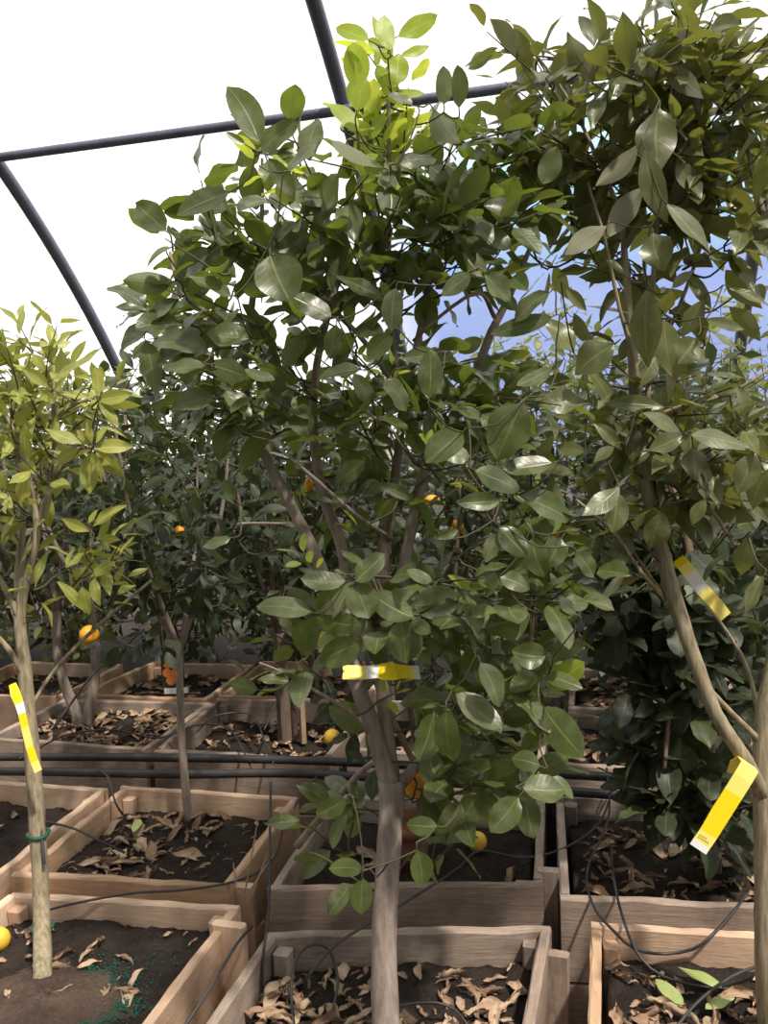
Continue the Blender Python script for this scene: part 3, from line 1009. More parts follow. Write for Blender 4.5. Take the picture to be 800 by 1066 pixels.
b0 = onz(297, 772, 0.34)
stake('wooden_stake', M['bark_dark'], b0, b0 + [0, 0, 0.42], 0.028, 'square dark wooden stake in the grey box behind the pipes', 'stake')
b1 = onz(307, 773, 0.34)
stake('wooden_stake', M['straw'], b1 + [0.035, 0, 0], b1 + [0.035, 0, 0.30], 0.013, 'thin pale stake standing against the square dark stake', 'stake')
b2 = at(172, 760, 4.2)
stake('white_post', M['post_white'], [b2[0], b2[1], 0.0], [b2[0] - .01, b2[1], 1.30], 0.024, 'white round post in the shade behind the left planter boxes', 'post', True)
b3 = at(437, 700, 3.9)
stake('white_post', M['post_white'], [b3[0], b3[1], 0.0], [b3[0], b3[1], 1.02], 0.022, 'white post end glimpsed between the limbs of the main tree', 'post', True)
tb = Tubes()
tb.add([at(46, 900, 1.80), at(40, 830, 1.84), at(33, 750, 1.87), at(27, 695, 1.9)], [0.0035] * 4, 8)
tag(tb.build('support_stake', M['steel']), 'thin grey cane tied beside the slim left trunk', 'stake')

# picture card
c0 = at(180, 699, 3.6)
card = empty('plant_label_card', (c0[0], c0[1], c0[2] - 0.07))
tag(card, 'dark plant label card with a picture of orange fruit and a white strip', 'plant label')
xr = unit([RIGHT[0], RIGHT[1], 0])
yb = np.array([-xr[1], xr[0], 0])
bm = bmesh.new()


def slab(name, c, w, h, t, mat, parent):
    V = []
    for sx in (-1, 1):
        for sy in (-1, 1):
            for sz in (-1, 1):
                V.append(c + xr * sx * w / 2 + yb * sy * t / 2 + np.array([0, 0, sz * h / 2]))
    Fc = [(0, 1, 3, 2), (4, 6, 7, 5), (0, 4, 5, 1), (2, 3, 7, 6), (0, 2, 6, 4), (1, 5, 7, 3)]
    return link(name, mesh_from(name, V, Fc, mat, smooth=False), parent)


slab('card_face', c0, 0.098, 0.15, 0.003, M['card_dark'], card)
s_ = slab('name_strip', c0 + np.array([0, 0, -0.086]) + xr * 0.01, 0.105, 0.026, 0.004, M['white'], card)
for (dx, dz, rr) in ((-0.02, 0.035, 0.02), (0.018, 0.03, 0.019), (-0.024, -0.005, 0.02), (0.012, -0.006, 0.021), (-0.01, -0.04, 0.021), (0.024, -0.035, 0.016), (0.03, 0.055, 0.013)):
    V = [c0 - yb * (0.0025 + 0.001 * abs(dz) * 10) + xr * dx + np.array([0, 0, dz])]
    for k in range(18):
        a = k * 2 * PI / 18
        V.append(V[0] + xr * rr * math.cos(a) + np.array([0, 0, rr * math.sin(a)]))
    link('printed_fruit', mesh_from('printed_fruit', V, [(0, k + 1, (k + 1) % 18 + 1) for k in range(18)], M['card_orange'], smooth=False), card)
tb = Tubes()
tb.add([c0 + yb * 0.006 + [0, 0, 0.06], c0 + yb * 0.006 + [0, 0, -0.2]], [0.004, 0.004], 8)
tb.build('card_stick', M['card_dark'], card)
bm.free()


# ------------------------------------------------------------------ tags
def ribbon(name, pts, wdirs, widths, seg_mats, mats, label, marks=()):
    """pts: centre line; seg_mats: material index per segment between points"""
    pts = [np.asarray(p, float) for p in pts]
    V, Fc, mi = [], [], []
    th = 0.0007
    for i, p in enumerate(pts):
        T = pts[min(i + 1, len(pts) - 1)] - pts[max(i - 1, 0)]
        w = np.asarray(wdirs[i] if isinstance(wdirs, list) else wdirs, float)
        T = unit(T)
        w = unit(w - T * (w @ T))
        n = np.cross(T, w)
        h = widths[i] / 2
        V += [p - w * h - n * th, p + w * h - n * th, p + w * h + n * th, p - w * h + n * th]
    for i in range(len(pts) - 1):
        a, b = i * 4, i * 4 + 4
        for j in range(4):
            Fc.append((a + j, a + (j + 1) % 4, b + (j + 1) % 4, b + j))
            mi.append(seg_mats[i])
    Fc.append((0, 1, 2, 3))
    mi.append(seg_mats[0])
    e = (len(pts) - 1) * 4
    Fc.append((e + 3, e + 2, e + 1, e))
    mi.append(seg_mats[-1])
    root = link(name, mesh_from(name, V, Fc, mats, smooth=False, mi=mi))
    tag(root, label, 'tag', 'yellow plant tags')
    return root


TM = [M['yellow'], M['pale_yellow'], M['white']]


def px_tag(name, rows, seg, wdir, label):
    pts = [at(x, y, d) for x, y, d, w in rows]
    return ribbon(name, pts, wdir, [w / F * d for x, y, d, w in rows], seg, TM, label)


DEP = 1.43
px_tag('plant_tag', [(412, 699, 1.415, 15), (400, 700, 1.435, 15), (382, 700, 1.40, 15), (370, 700, 1.385, 16), (358, 700, 1.375, 16), (357, 700, 1.374, 16)][::-1][0:0] or
       [(357, 700, 1.352, 16), (370, 700, 1.352, 16), (382, 700, 1.355, 15), (394, 699, 1.352, 15), (398, 699, 1.35, 19), (405, 699, 1.35, 20), (412, 699, 1.352, 18), (416, 699, 1.366, 15), (427, 700, 1.382, 15), (431, 700, 1.385, 15), (437, 700, 1.388, 15)],
       [1, 1, 2, 0, 0, 0, 0, 0, 1, 2], UP * 0.8 + FWD * 0.6, 'yellow and white tag stretched across the fork of the main tree')
# tag on the right: folded over the limb, with tiny print near the white end
wd = RIGHT * 0.80 - UP * 0.45
tr_ = px_tag('plant_tag', [(766, 806, 1.47, 17), (770, 796, 1.455, 19), (777, 793, 1.44, 21), (781, 798, 1.425, 21), (774, 810, 1.42, 21), (764, 826, 1.42, 21), (750, 848, 1.42, 21), (738, 868, 1.42, 20), (731, 878, 1.42, 20), (727, 884, 1.42, 20)],
             [1, 1, 1, 1, 1, 0, 0, 1, 2], RIGHT * 0.82 - UP * 0.55, 'large plain yellow tag hanging from the leaning limb at right')
ax_ = unit(at(727, 884, 1.42) - at(774, 810, 1.42))
wx_ = RIGHT * 0.82 - UP * 0.55
wx_ = unit(wx_ - ax_ * (wx_ @ ax_))
nz_ = unit(np.cross(ax_, wx_))
if nz_ @ TOCAM < 0: nz_ = -nz_
V, Fc = [], []
for ln, (off, cnt) in enumerate(((0.0, 5), (0.0045, 7))):
    for k in range(cnt):
        c_ = at(734, 872, 1.42) + ax_ * off + wx_ * (-0.010 + 0.0032 * k) + nz_ * 0.0012
        b = len(V)
        for (sx, sy) in ((-1, -1), (1, -1), (1, 1), (-1, 1)):
            V.append(c_ + wx_ * 0.0011 * sx + ax_ * 0.0012 * sy)
        Fc.append((b, b + 1, b + 2, b + 3))
link('small_print', mesh_from('small_print', V, Fc, M['ink'], smooth=False), tr_, (0, 0, 0))
px_tag('plant_tag', [(706, 582, 1.64, 13), (712, 588, 1.63, 14), (719, 597, 1.625, 14), (728, 609, 1.62, 14), (732, 614, 1.62, 14), (745, 628, 1.62, 14), (756, 642, 1.625, 13)],
       [0, 1, 2, 2, 1, 1], RIGHT * 0.8 + UP * 0.6, 'yellow and white tag slanting among shaded leaves behind the right limb')
px_tag('plant_tag', [(13, 712, 1.80, 7), (16, 722, 1.785, 10), (20, 732, 1.775, 9), (23, 743, 1.77, 8), (26, 757, 1.765, 8), (31, 778, 1.76, 8), (36, 793, 1.755, 8), (40, 803, 1.75, 8)],
       [0, 0, 2, 0, 1, 0, 1], RIGHT, 'narrow yellow tag hanging on the slim left trunk')
px_tag('plant_tag', [(189, 614, 2.46, 8), (191, 620, 2.45, 10), (196, 628, 2.45, 8)], [0, 1], RIGHT, 'tiny yellow tag on the slim tree in the second row left box')
px_tag('plant_tag', [(339, 658, 1.50, 9), (337, 665, 1.5, 10), (335, 673, 1.5, 9)], [1, 1], RIGHT, 'short yellow tag end showing under leaves left of the fork')

# ------------------------------------------------------------------ MAIN TREE
def ell_points(cx, cy, rx, ry, n):
    out = []
    while len(out) < n:
        x, y = rng.uniform(-1, 1, 2)
        if x * x + y * y <= 1:
            out.append((cx + x * rx, cy + y * ry))
    return out


def grow(sk, lv, ells, d0, dspread, axis_px, L, W, nl=(5, 8), upw=0.5, droop=0.4, twig=0.10, toward=0.25, jit=0.4):
    T = []
    for e in ells:
        cx, cy, rx, ry, n = e[:5]
        dd = e[5] if len(e) > 5 else 0.0
        for (x, y) in ell_points(cx, cy, rx, ry, n):
            d = d0 + dd + rng.uniform(-dspread, dspread)
            tip = at(x, y, d)
            ax = at(axis_px(y), y, d0)
            o = tip - ax
            o[2] *= 0.3
            dirn = unit(unit(o) * 0.8 + np.array([0, 0, upw]) + TOCAM * toward * rng.uniform(-0.5, 1.2) + rng.normal(size=3) * 0.3)
            rosette(lv, tip, dirn, int(rng.integers(nl[0], nl[1] + 1)), L, W, twig, droop, jit=jit)
            T.append((tip - dirn * twig, tip))
    return T


D = 1.43
root = empty('citrus_tree', (at(403, 1112, 1.36)[0], at(403, 1112, 1.36)[1], 0.34))
tag(root, 'tall dark leaved citrus tree in the front centre box with a tag across its fork', 'tree', 'citrus trees in planter boxes')
sk = Skeleton()
base = np.array(root.location)
lim = [(400, 1000, 1.40, 27), (404, 900, 1.415, 25), (408, 840, D, 26), (408, 812, D, 29)]
sk.limb([base + [0, 0, -0.03], base + [0, 0.005, 0.03]] + [at(x, y, d) for x, y, d, w in lim], [0.032, 0.026] + [w / 2 / F * d for x, y, d, w in lim], 16, 0.025)
px_limb(sk, [(409, 825, D, 22), (392, 770, D, 19), (372, 712, D, 17), (354, 650, D, 15), (335, 592, D, 13), (300, 520, D, 12), (268, 455, D, 10), (255, 390, D, 8), (262, 320, D, 7), (272, 240, D, 5), (273, 165, D, 3)], 12)
px_limb(sk, [(409, 822, D + .01, 20), (402, 760, D + .02, 16), (398, 700, D + .02, 16), (394, 650, D + .03, 14), (400, 580, D + .05, 12), (411, 500, D + .07, 10), (420, 430, D + .07, 9), (432, 370, D + .07, 8), (445, 310, D + .07, 7), (455, 240, D + .07, 5), (470, 150, D + .07, 3)], 12)
px_limb(sk, [(396, 665, D + .03, 13), (420, 590, D + .06, 12), (437, 510, D + .08, 12), (448, 478, D + .1, 11), (490, 400, D + .12, 10), (512, 345, D + .13, 9), (530, 310, D + .13, 7), (560, 240, D + .1, 4)], 10)
px_limb(sk, [(366, 690, D, 12), (362, 610, D + .04, 12), (355, 565, D + .05, 12), (335, 510, D + .06, 11), (327, 450, D + .06, 9), (330, 380, D + .06, 8), (350, 300, D + .05, 6), (375, 240, D + .03, 5), (372, 120, D, 3)], 10)
px_limb(sk, [(418, 815, D, 14), (440, 790, D + .02, 11), (465, 762, D + .03, 10), (500, 722, D + .03, 8), (545, 690, D, 6), (556, 640, D - .02, 4)], 10)
px_limb(sk, [(332, 308, D - .05, 6), (360, 335, D - .04, 6), (385, 362, D - .02, 6), (418, 415, D + .05, 6)], 8)
px_limb(sk, [(405, 330, D + .03, 6), (405, 220, D, 5), (405, 130, D - .02, 4), (403, 70, D - .02, 3)], 8)
px_limb(sk, [(418, 420, D + .07, 7), (405, 330, D + .03, 6)], 8)
px_limb(sk, [(258, 360, D, 6), (215, 325, D - .05, 5), (188, 305, D - .06, 4), (177, 262, D - .06, 3)], 8)
px_limb(sk, [(280, 458, D - .1, 3), (330, 500, D - .1, 4), (370, 535, D - .08, 4), (410, 562, D + .05, 4)], 8)
px_limb(sk, [(375, 425, D - .08, 3), (410, 450, D - .06, 4), (432, 482, D + .04, 5)], 8)
px_limb(sk, [(430, 355, D - .0, 3), (470, 320, D - .02, 4), (500, 305, D, 4), (515, 330, D + .12, 5)], 8)
px_limb(sk, [(300, 545, D - .1, 3), (250, 545, D - .13, 3), (240, 550, D - .14, 2)], 6)
px_limb(sk, [(385, 765, D, 6), (370, 745, D - .05, 5), (330, 720, D - .1, 4), (295, 700, D - .12, 3), (270, 690, D - .13, 2)], 8)
px_limb(sk, [(400, 640, D + .02, 6), (385, 600, D - .1, 5), (372, 610, D - .14, 4)], 8)
px_limb(sk, [(310, 880, D + .25, 9), (335, 850, D + .2, 8), (380, 800, D + .1, 7), (404, 790, D, 7)], 8)

lv, yl = Leaves(), Leaves()
axis = lambda y: 400
ells = [(285, 185, 50, 55, 7), (240, 230, 60, 50, 8), (165, 275, 30, 30, 3), (215, 330, 75, 60, 13, 0.05), (300, 300, 60, 70, 12, 0.03), (370, 240, 60, 70, 13, 0.05),
        (440, 190, 75, 75, 15, 0.05), (475, 165, 50, 60, 11, 0.0), (495, 250, 60, 50, 12, 0.05), (545, 215, 40, 55, 7, 0.05), (430, 280, 50, 30, 6, 0.1), (540, 130, 30, 40, 4), (320, 400, 80, 55, 14, 0.08), (430, 405, 70, 45, 10, 0.1), (520, 400, 60, 40, 8, 0.12),
        (235, 420, 60, 45, 7, 0.05), (545, 455, 60, 45, 8), (320, 490, 60, 40, 6, 0.1), (410, 490, 50, 40, 5, 0.05), (565, 540, 50, 50, 7), (375, 610, 90, 35, 7), (300, 660, 50, 50, 4, -0.05),
        (465, 620, 50, 45, 8), (540, 650, 65, 60, 13), (500, 720, 80, 55, 14), (540, 800, 45, 50, 8), (470, 830, 50, 40, 7, 0.08), (340, 850, 30, 60, 5, 0.1), (395, 690, 40, 30, 2, 0.1), (600, 600, 30, 40, 5)]
T = grow(sk, lv, ells, D, 0.20, axis, 0.078, 0.044, (4, 7), 0.35, 0.55)
# top shoots of young leaves
T += grow(sk, yl, [(392, 90, 28, 55, 7), (385, 150, 30, 35, 4), (425, 120, 25, 30, 2), (268, 165, 14, 18, 2)], D, 0.06, axis, 0.07, 0.038, (4, 6), 1.0, 0.15)
# small bright tips inside the crown
T += grow(sk, yl, [(385, 470, 130, 150, 8), (480, 700, 100, 90, 4), (420, 330, 80, 60, 3)], D - 0.08, 0.12, axis, 0.036, 0.014, (4, 6), 0.9, 0.1, 0.04)
ZM = [(340, 680, 450, 716, 1), (382, 716, 428, 1066, .9), (446, 492, 506, 605, 1), (410, 300, 470, 362, .7), (490, 318, 560, 372, .75), (255, 440, 330, 590, .45), (415, 470, 455, 600, .6), (200, 560, 262, 690, .8), (250, 590, 340, 690, .6), (360, 715, 400, 800, .8), (290, 700, 382, 800, .5)]
lv.clear(ZM)
HM = """270 148 237 89 .40|272 158 310 127 .48|280 165 308 205 .42|255 150 236 138 .40|172 240 140 211 .58|180 257 214 240 .42|238 200 186 223 .45|300 178 328 148 .5|
400 175 345 158 .42|415 170 455 160 .5|430 110 405 95 .5|452 115 475 150 .7|462 108 462 70 .5|478 112 476 68 .42|
180 293 130 292 .48|186 311 140 340 .5|188 278 215 257 .42|262 352 216 346 .68|220 380 256 392 .58|214 362 158 355 .5|214 380 172 386 .45|253 385 285 396 .5|222 415 180 423 .55|232 408 262 430 .62|
152 355 160 405 .42|240 308 195 290 .5|282 266 302 312 .92|350 288 402 305 .5|345 330 305 308 .55|350 338 342 372 .55|412 300 410 342 .5|408 348 384 374 .6|400 395 428 425 .6|447 415 447 364 .5|455 368 422 372 .55|
490 285 462 306 .5|505 285 532 312 .7|575 330 512 345 .3|572 305 535 330 .45|575 382 540 402 .45|376 385 334 390 .55|
325 637 268 628 .42|360 605 315 603 .5|360 610 330 636 .7|372 607 384 642 .9|370 605 400 577 .58|328 642 374 650 .55|328 643 315 685 .6|378 668 335 688 .6|418 645 424 690 .8|388 618 430 642 .58|430 630 480 622 .62|450 605 424 594 .5|
300 710 270 704 .4|268 718 240 712 .6|545 420 514 474 .78|490 475 460 468 .72|482 450 443 478 .7|495 490 546 506 .45|520 522 479 524 .45|575 482 525 488 .5|540 515 600 535 .45|520 548 548 578 .6|522 555 506 584 .5|555 560 567 600 .6|
552 640 504 650 .9|568 683 535 678 .78|562 705 530 715 .7|567 672 608 674 .5|567 737 606 785 .52|565 735 524 750 .7|475 722 520 757 .55|467 730 416 727 .48|465 740 468 796 .5|452 740 436 790 .58|500 690 522 734 .55|472 670 450 657 .6|
562 797 534 790 .72|557 800 592 788 .62|540 800 504 817 .8|545 820 587 822 .72|540 830 512 866 .62|545 828 558 873 .6|505 820 480 856 .6|455 860 424 858 .6|435 885 440 920 .62|360 832 330 850 .62|378 905 344 904 .55|378 915 376 951 .6|
470 740 455 768 .55|520 600 552 612 .6|585 560 570 590 .7|600 640 585 620 .6|600 575 622 600 .6|245 520 232 500 .55|240 560 210 566 .45|455 560 478 552 .4|395 505 430 520 .32|480 835 460 870 .6"""
targets = []
for row in HM.replace('\n', '').split('|'):
    v = [float(q) for q in row.split()]
    hero(lv, targets, *v, d=D - 0.22 + rng.uniform(-0.06, 0.1), under=(v[3] < 300 and rng.random() < 0.35), r=rng.uniform(0.2, 0.9))
HY = """406 52 402 14 .5|415 38 454 17 .45|384 42 350 25 .45|372 92 369 44 .6|372 115 380 80 .6|372 137 345 104 .42|414 88 416 55 .62|404 55 384 42 .5|418 58 446 48 .35|405 100 440 92 .4|385 145 400 118 .5|404 90 390 68 .5|500 622 468 600 .4|350 374 366 345 .6|570 715 607 690 .6|395 160 372 178 .5"""
for row in HY.replace('\n', '').split('|'):
    v = [float(q) for q in row.split()]
    hero(yl, targets, *v, d=D - 0.08 + rng.uniform(-0.04, 0.04), r=rng.uniform(0.2, 0.9))
sk.attach(T, maxd=0.7)
sk.attach(targets, r0=0.0012, r1=0.0009, maxd=0.7)
sk.build(M['bark_main'], M['twig'], root)
lv.build('foliage', M['leaf_main'], root, True)
yo = yl.build('foliage', M['leaf_young'], root, True)
yo['label'] = 'pale yellow green young leaves'
fruit('orange_fruit', M['orange'], at(434, 815, 1.50), 0.0255, root, 1.1)
for (x, y, d, r_) in ((532, 399, 1.6, 0.010), (521, 414, 1.6, 0.010), (566, 560, 1.55, 0.011), (578, 553, 1.58, 0.010), (322, 505, 1.6, 0.009), (352, 556, 1.6, 0.011)):
    fruit('orange_fruit', M['orange'], at(x, y, d), r_, root, 1.5)

# ------------------------------------------------------------------ RIGHT TREE
bR = onz(800, 1085, 0.345)
root = empty('citrus_tree', (bR[0], bR[1], 0.345))
tag(root, 'tall citrus tree at the right edge with long drooping leaves and a leaning limb', 'tree', 'citrus trees in planter boxes')
sk = Skeleton()
dR = 1.50
sk.limb([bR + [0, 0, -0.04], bR + [0, 0, 0.02], at(797, 1000, dR), at(796, 900, dR), at(794, 800, dR), at(796, 740, dR), at(806, 680, dR), at(815, 560, dR), at(820, 400, dR), at(800, 250, dR), at(770, 120, dR)],
        [0.024, 0.019, 0.018, 0.017, 0.017, 0.014, 0.012, 0.011, 0.009, 0.006, 0.003], 14)
px_limb(sk, [(795, 830, dR, 16), (776, 790, dR - .03, 15), (745, 742, dR - .03, 15), (716, 665, dR - .02, 16), (692, 585, dR, 17), (675, 510, dR, 15), (663, 440, dR, 13), (660, 385, dR, 11), (655, 320, dR, 8), (650, 220, dR, 6), (668, 120, dR, 5), (675, 30, dR, 4)], 12)
px_limb(sk, [(668, 450, dR, 6), (662, 380, dR - .02, 6), (645, 320, dR - .03, 4), (630, 250, dR - .03, 4), (612, 190, dR - .03, 3)], 8)
px_limb(sk, [(670, 470, dR, 7), (676, 390, dR + .02, 6), (681, 280, dR, 5), (688, 180, dR, 5), (690, 60, dR, 4)], 8)
px_limb(sk, [(690, 360, dR + .05, 4), (715, 300, dR + .05, 4), (735, 240, dR + .05, 4), (750, 190, dR + .05, 3)], 8)
px_limb(sk, [(676, 400, dR, 5), (690, 360, dR + .05, 4)], 8)
px_limb(sk, [(655, 240, dR, 5), (620, 160, dR, 4), (590, 100, dR + .03, 3), (545, 40, dR + .03, 3)], 8)
px_limb(sk, [(694, 625, dR, 5), (665, 592, dR - .02, 4), (640, 555, dR - .05, 4), (600, 520, dR - .08, 3)], 8)
px_limb(sk, [(705, 650, dR, 4), (690, 620, dR + .03, 4), (650, 560, dR + .06, 3)], 8)
px_limb(sk, [(792, 772, dR, 8), (765, 745, dR - .02, 6), (740, 718, dR - .02, 5), (724, 694, dR - .02, 4), (716, 668, dR - .02, 4)], 8)
px_limb(sk, [(797, 790, dR, 6), (780, 700, dR + .05, 4), (752, 650, dR + .08, 3), (735, 632, dR + .1, 3)], 8)
px_limb(sk, [(680, 500, dR, 5), (710, 505, dR - .03, 4), (740, 530, dR - .05, 4), (765, 568, dR - .05, 3)], 8)
px_limb(sk, [(668, 440, dR, 6), (705, 425, dR - .04, 5), (760, 410, dR - .08, 4), (800, 385, dR - .1, 3)], 8)
lv = Leaves()
axis = lambda y: 700
ells = [(690, 50, 110, 50, 20, .05), (640, 120, 90, 60, 20, .1), (745, 130, 70, 80, 20, .05), (565, 130, 55, 75, 15, .15), (590, 200, 75, 45, 14, .15), (690, 190, 80, 45, 10, .05), (765, 40, 60, 50, 11), (795, 110, 30, 70, 9), (540, 95, 40, 50, 6, .1), (780, 180, 40, 70, 8),
        (610, 270, 60, 40, 5, .2), (720, 290, 80, 50, 6, .1), (640, 330, 70, 40, 4, .1), (740, 430, 70, 40, 10), (725, 490, 60, 35, 7), (620, 450, 80, 60, 16, .1), (780, 470, 40, 60, 8), (610, 530, 60, 40, 7), (525, 45, 25, 35, 2, .1)]
T = grow(sk, lv, ells, dR, 0.18, axis, 0.098, 0.038, (4, 7), 0.45, 0.65, 0.11, 0.2)
lv.clear([(688, 560, 775, 655, 1), (655, 560, 740, 760, .7), (690, 740, 790, 900, .8)])
HR = """675 300 678 380 .42|692 332 701 388 .45|725 352 707 377 .85|640 358 600 388 .7|598 368 570 330 .55|687 112 688 174 .62|680 243 692 280 .8|672 155 698 227 .34|695 213 742 258 .42|705 165 730 205 .45|665 150 622 197 .35|
672 195 634 246 .35|632 235 586 270 .34|733 312 711 348 .45|735 332 780 340 .25|720 453 776 467 .42|712 452 676 468 .55|775 440 769 401 .6|722 465 725 499 .85|722 490 744 523 .6|643 512 640 554 .68|690 533 678 572 .65|705 490 673 497 .52|
670 430 712 449 .42|692 424 632 421 .3|618 440 648 466 .34|610 418 562 420 .62|645 507 608 536 .45|740 345 770 365 .3|715 360 700 395 .4|790 450 810 480 .5|785 470 770 512 .55|800 490 785 530 .5|735 520 720 545 .5|
650 285 633 268 .35|700 300 722 282 .35|760 300 800 318 .3|590 300 612 322 .4|640 465 620 480 .5|655 455 640 440 .5|610 470 580 462 .5|780 560 770 600 .5|795 600 775 640 .4"""
targets = []
for row in HR.replace('\n', '').split('|'):
    v = [float(q) for q in row.split()]
    hero(lv, targets, *v, d=dR - 0.17 + rng.uniform(-0.05, 0.08), under=(v[3] < 300 and rng.random() < 0.5), r=rng.uniform(0.3, 1.0))
sk.attach(T, maxd=0.8)
sk.attach(targets, r0=0.0012, r1=0.0009, maxd=0.8)
sk.build(M['bark_green'], M['twig'], root)
lv.build('foliage', M['leaf_right'], root, True, 0.95)

# ------------------------------------------------------------------ LEFT TREE
bL = onz(45, 1022, 0.385)
root = empty('citrus_tree', (bL[0], bL[1], 0.385))
tag(root, 'slim yellow green citrus tree at the left edge in sunlight', 'tree', 'citrus trees in planter boxes')
sk = Skeleton()
dL = 1.86
lim = [(43, 940, 1.81, 17), (39, 860, 1.83, 17), (33, 780, 1.85, 16), (26, 700, 1.86, 14), (22, 650, 1.86, 9)]
sk.limb([bL + [0, 0, -0.03], bL + [0, 0, 0.01]] + [at(x, y, d) for x, y, d, w in lim], [0.023, 0.0195] + [w / 2 / F * d for x, y, d, w in lim], 14, 0.04)
px_limb(sk, [(27, 715, dL, 11), (22, 655, dL, 11), (25, 590, dL, 8), (44, 536, dL, 7), (56, 489, dL, 6), (56, 430, dL, 5), (56, 380, dL, 3)], 8)
px_limb(sk, [(25, 700, dL, 10), (20, 650, dL, 10), (19, 590, dL + .03, 7), (24, 536, dL + .03, 6), (15, 452, dL + .03, 5), (8, 400, dL + .03, 3)], 8)
px_limb(sk, [(25, 690, dL, 8), (23, 630, dL, 9), (38, 560, dL - .03, 7), (32, 510, dL - .03, 6), (20, 462, dL - .03, 5), (5, 430, dL - .03, 3)], 8)
px_limb(sk, [(24, 650, dL, 8), (5, 612, dL, 6), (-20, 570, dL, 5), (-40, 500, dL, 4)], 8)
px_limb(sk, [(27, 710, dL, 7), (12, 680, dL - .02, 6), (-15, 650, dL - .03, 5)], 8)
px_limb(sk, [(56, 498, dL, 5), (70, 480, dL - .02, 4), (82, 467, dL - .03, 4), (97, 466, dL - .04, 3)], 8)
px_limb(sk, [(56, 440, dL, 5), (70, 425, dL, 4), (100, 412, dL, 3)], 8)
px_limb(sk, [(30, 740, dL, 4), (55, 700, dL + .05, 4), (98, 655, dL + .1, 4), (158, 604, dL + .15, 3)], 8)
px_limb(sk, [(98, 655, dL + .1, 4), (94, 600, dL + .08, 3), (95, 550, dL + .06, 2)], 8)
lv = Leaves()
ells = [(55, 395, 60, 35, 14), (20, 400, 40, 50, 12), (35, 450, 60, 40, 11, .06), (100, 400, 25, 35, 4), (-10, 470, 40, 60, 8), (10, 540, 40, 30, 4, .05), (95, 550, 35, 35, 4), (100, 590, 40, 30, 4, .08), (10, 620, 30, 40, 2), (40, 350, 40, 15, 2), (10, 345, 30, 20, 3)]
T = grow(sk, lv, ells, dL, 0.16, lambda y: 30, 0.085, 0.030, (4, 6), 0.7, 0.3, 0.09, 0.2)
HL = """55 395 104 364 .32|56 362 76 343 .4|52 403 24 384 .4|48 386 31 367 .4|100 416 136 408 .42|103 417 123 444 .36|102 412 98 381 .4|98 466 138 465 .42|100 470 128 495 .45|96 470 93 513 .5|99 472 106 500 .28|82 467 56 484 .4|92 464 80 448 .4|96 462 90 440 .4|99 462 112 443 .4|
85 462 48 442 .38|0 512 13 528 .5|93 553 66 540 .35|97 548 129 525 .32|92 545 100 530 .4|56 410 70 385 .35|60 420 40 405 .4|90 590 75 600 .4|95 600 120 585 .4|88 575 70 590 .4|100 560 125 562 .35|86 610 92 640 .5|98 600 104 630 .35"""
targets = []
for row in HL.replace('\n', '').split('|'):
    v = [float(q) for q in row.split()]
    hero(lv, targets, *v, d=dL - 0.14 + rng.uniform(-0.05, 0.05), r=rng.uniform(0.3, 1.0))
sk.attach(T, maxd=0.8)
sk.attach(targets, r0=0.0012, r1=0.0009, maxd=0.8)
sk.build(M['bark_green'], M['twig'], root)
lv.build('foliage', M['leaf_yellow'], root, True, 1.0)
for (x, y, d) in ((44, 965, 1.80), (40, 868, 1.83)):
    tb = Tubes()
    c_ = at(x, y, d)
    th = np.linspace(0, 2 * PI, 25)
    tb.add([c_ + [0.0215 * math.cos(t), 0.0215 * math.sin(t), 0.002 * math.sin(2 * t)] for t in th], 0.0045, 8, cap=False)
    o = tb.build('plant_tie', M['green_tie'], root)
    o['label'] = 'dark green tie band'


